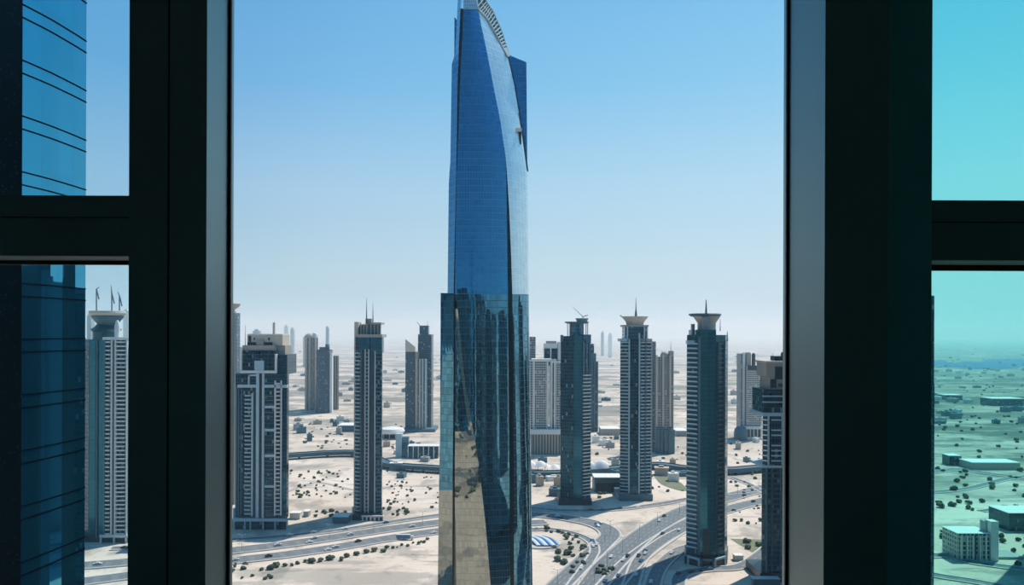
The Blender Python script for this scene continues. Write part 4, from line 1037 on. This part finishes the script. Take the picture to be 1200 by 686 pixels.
for bx, by, br in ((-60,132,6),(-52,126,3.4),(-44,128,3.8),(-36,134,3.2),(-28,150,4),(-66,40,4),(-56,30,3.6),(-48,38,4.2),(-40,30,3.3),(-62,210,4),(-48,214,4.4),(-34,222,3.8)):
    o = bush_first[('shrub', 1)].copy(); COL.objects.link(o); o.location = (bx, by, 0); o.scale = (br, br, br); tag(o, 'shrub beside the road below the window, mirrored in the skyscraper', 'shrub', 'shrubs mirrored in the skyscraper')


# ================================================================== ROOM AND WINDOW
M['frame'] = plain('window_frame_paint', (.31,.43,.43), .36, .5, var=.04, scale=3)
M['lit_underside_strip'] = plain('lit_underside_pale', (.86,.88,.78), .5, var=.02)  # added pale strip, brightness of the lit crossbar underside put into its colour
M['stile'] = plain('stile_teal_reflection', (.20,.70,.74), .36, .4, var=.04, scale=3)  # right stile coloured teal, a reflection put into its paint
M['gasket'] = plain('black_gasket', (.004,.005,.005), .5)
M['roomwall'] = plain('dark_room_wall', (.48,.54,.50), .8)
M['carpet'] = plain('dark_carpet', (.22,.24,.22), .95)
def pane_mat(name, tint, gloss=.03):
    m, nt, out = new_mat(name)
    tr = nd(nt, 'ShaderNodeBsdfTransparent'); tr.inputs[0].default_value = (*[math.sqrt(x) for x in tint], 1)
    gl = nd(nt, 'ShaderNodeBsdfGlossy', Roughness=0.0); fr = nd(nt, 'ShaderNodeFresnel', IOR=1.25)
    mx = nt.nodes.new('ShaderNodeMixShader'); nt.links.new(fr.outputs[0], mx.inputs[0]); nt.links.new(tr.outputs[0], mx.inputs[1]); nt.links.new(gl.outputs[0], mx.inputs[2]); nt.links.new(mx.outputs[0], out.inputs[0])
    return m
M['pane_clear'] = pane_mat('clear_pane', (.97,.98,.98)); M['pane_left'] = pane_mat('faintly_tinted_pane', (.80,.93,.96)); M['pane_right'] = pane_mat('teal_tinted_pane', (.38,.92,.84))
ZB, ZTp = H-1.25, H+1.35
WP = 2.0
def fx(px, y): return (px-600)/F*y
W1 = empty('window_1', (-1.6, WP, ZB), 'left side window with a dark crossbar', 'window', kind='structure')
W2 = empty('window_2', (0, WP, ZB), 'large clear middle window', 'window', kind='structure')
W3 = empty('window_3', (1.9, WP, ZB), 'right side window with teal tinted glass and a dark crossbar', 'window', kind='structure')
xl = fx(150.5, 1.9); xc0 = fx(198, 1.855); xc1 = fx(241.5, 1.855)
xr0 = fx(966, 1.765); xr1 = fx(1042, 1.765); xr2 = fx(1091.5, 1.93)
# middle window: two posts, gaskets, pane, head and sill
MB().box(xc0, xc1, 1.855, WP+.035, ZB, ZTp).build('post', M['frame'], W2)
MB().box(xr0, fx(1011, 1.765), 1.765, WP+.035, ZB, ZTp).build('post', M['frame'], W2)
MB().box(fx(1011, 1.765)+.001, xr1, 1.772, WP+.035, ZB, ZTp).build('post', M['frame'], W2)
MB().box(xc1, fx(270.3, WP), WP-.004, WP+.004, ZB, ZTp).build('gasket', M['gasket'], W2); MB().box(fx(920.6, WP), xr0, WP-.004, WP+.004, ZB, ZTp).build('gasket', M['gasket'], W2)
MB().box(xc1, xr0, WP+.006, WP+.014, ZB+.06, ZTp-.06).build('pane', M['pane_clear'], W2)
MB().box(xc1, xr0, 1.86, WP+.035, ZB, ZB+.08).build('sill', M['frame'], W2); MB().box(xc1, xr0, 1.86, WP+.035, ZTp-.08, ZTp).build('head', M['frame'], W2)
def zf(py, y): return H+(PY-py)/F*y
XL, XR = -3.0, 3.3
# left
MB().box(xl, xc0-.003, 1.9, WP+.035, ZB, ZTp).build('stile', M['frame'], W1)
MB().box(XL, xl, 1.9, WP+.035, zf(301.5, 1.9), zf(231, 1.9)).build('crossbar', M['frame'], W1)
MB().box(XL, xl, 1.897, 1.9, zf(257.3, 1.9), zf(256.3, 1.9)).build('crossbar_groove', M['gasket'], W1)
MB().box(XL, xl, 1.901, WP+.036, zf(301.5, 1.9)-.0015, zf(301.5, 1.9)-.0001).build('lit_underside_strip', M['lit_underside_strip'], W1)
MB().box(XL, xl, WP+.02, WP+.034, zf(312, WP+.02), zf(301.5, 1.9)-.002).build('gasket', M['gasket'], W1)
for a, b in ((ZB+.06, zf(307, WP)), (zf(240, WP), ZTp-.06)): MB().box(XL, xl, WP+.006, WP+.014, a, b).build('pane', M['pane_left'], W1)
MB().box(XL, xl, 1.9, WP+.035, ZB, ZB+.08).build('sill', M['frame'], W1); MB().box(XL, xl, 1.9, WP+.035, ZTp-.08, ZTp).build('head', M['frame'], W1)
MB().box(fx(196.8, 1.9), fx(199, 1.9), 1.896, 1.9, ZB, ZTp).build('stile_groove', M['gasket'], W1)
# right
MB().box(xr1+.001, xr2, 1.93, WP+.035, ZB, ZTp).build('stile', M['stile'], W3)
yb_ = 1.93
MB().box(xr2, XR, yb_, WP+.06, zf(303, yb_), zf(233, yb_)).build('crossbar', M['frame'], W3)
MB().box(xr2, XR, yb_-.003, yb_, zf(259.3, yb_), zf(258.3, yb_)).build('crossbar_groove', M['gasket'], W3)
MB().box(xr2, XR, yb_+.001, WP+.061, zf(303, yb_)-.0015, zf(303, yb_)-.0001).build('lit_underside_strip', M['lit_underside_strip'], W3)
MB().box(xr2, XR, WP+.045, WP+.058, zf(315.5, WP+.045), zf(303, yb_)-.002).build('gasket', M['gasket'], W3)
for a, b in ((ZB+.06, zf(308, WP)), (zf(240, WP), ZTp-.06)): MB().box(xr2, XR, WP+.026, WP+.034, a, b).build('pane', M['pane_right'], W3)
MB().box(xr2, XR, yb_, WP+.035, ZB, ZB+.08).build('sill', M['frame'], W3); MB().box(xr2, XR, yb_, WP+.035, ZTp-.08, ZTp).build('head', M['frame'], W3)
# room
zfl, zce = H-1.5, H+1.5
def struct(name, mat, *b): return tag(MB().box(*b).build(name, mat), kind='structure')
struct('floor', M['carpet'], XL-.2, XR+.2, -3.2, WP+.2, zfl-.15, zfl)
struct('ceiling', M['roomwall'], XL-.2, XR+.2, -3.2, WP+.2, zce, zce+.15)
struct('wall_left', M['roomwall'], XL-.2, XL, -3.2, WP+.2, zfl, zce)
struct('wall_right', M['roomwall'], XR, XR+.2, -3.2, WP+.2, zfl, zce)
struct('wall_back', M['roomwall'], XL-.2, XR+.2, -3.4, -3.2, zfl, zce)
wf = MB().box(XL, XR, 1.86, WP+.2, zfl, ZB); tag(wf.build('wall_front', M['roomwall']), kind='structure')
struct('wall_front_upper', M['roomwall'], XL, XR, 1.86, WP+.2, ZTp, zce)
# outside of the building one stands in (shows mirrored in the skyscraper)
hb = MB().box(-20, 26, -30, WP+.2, 0, zfl-.2); hb.box(-20, 26, -30, WP+.2, zce+.2, H+42)
hb.box(-20, XL-.25, -30, WP+.2, zfl-.2, zce+.2); hb.box(XR+.25, 26, -30, WP+.2, zfl-.2, zce+.2); hb.box(XL-.25, XR+.25, -30, -3.6, zfl-.2, zce+.2)
hb.box(-20, 26, WP+.2, WP+1.25, zce+.22, zce+.5)  # unseen ledge added to keep direct sun off the window reveals
tag(hb.build('wall_exterior', M['hostfac'], weld=False), kind='structure')

# ------------------------------------------------------------------ pieces that belong to a part become its sub-parts
SUB = {'column': ('podium', 'block'), 'portal_frame': ('podium',), 'podium_band': ('podium',), 'podium_roof': ('podium',), 'crown_rib': ('flared_crown',), 'helipad_arm': ('helipad',),
       'roof_post': ('roof_house',), 'opening': ('roof_house', 'head_block', 'podium', 'block'), 'shade_gap': ('roof_house',), 'window': ('head_block',), 'winch_deck': ('roof_deck',), 'spire_foot': ('spire',),
       'ledge': ('twisted_facet', 'lower_shaft'), 'notch': ('twisted_facet',), 'crown_roof': ('crown_truss',), 'joint_line': ('glass_wall',), 'crossbar_groove': ('crossbar',), 'lit_underside_strip': ('crossbar',), 'stile_groove': ('stile',),
       'slant_parapet': ('slant_block',), 'edge_cap': ('edge_pier',), 'corner_bay': ('shaft',), 'buttress': ('podium',), 'recess': ('block',), 'window_band': ('rear_tower', 'front_block'), 'corner_pier': ('shaft',)}
kids = {}
for o in scene.objects:
    if o.parent is not None: kids.setdefault(o.parent.name, []).append(o)
for lst in kids.values():
    by = {}
    for o in lst: by.setdefault(o.name.split('.')[0], o)
    for o in lst:
        for pn in SUB.get(o.name.split('.')[0], ()):
            if pn in by: o.parent = by[pn]; break

# ------------------------------------------------------------------ camera and render settings
cam = bpy.data.cameras.new('camera'); co = bpy.data.objects.new('camera', cam); COL.objects.link(co)
cam.sensor_fit = 'HORIZONTAL'; cam.sensor_width = 36.0; cam.lens = 36.0*F/1200; cam.shift_y = (PY-343)/1200
cam.clip_start = .05; cam.clip_end = 60000
co.location = (0, 0, H); co.rotation_euler = (math.pi/2, -PHI, 0)
scene.camera = co
vs = scene.view_settings
vs.view_transform = 'Standard'; vs.look = 'None'; vs.gamma = 1; vs.use_curve_mapping = False; vs.exposure = 0.06
cy = scene.cycles
cy.use_denoising = True; cy.max_bounces = 8; cy.diffuse_bounces = 2; cy.glossy_bounces = 3; cy.transparent_max_bounces = 24; cy.volume_bounces = 1
cy.sample_clamp_indirect = 4.0; cy.caustics_reflective = False; cy.caustics_refractive = False
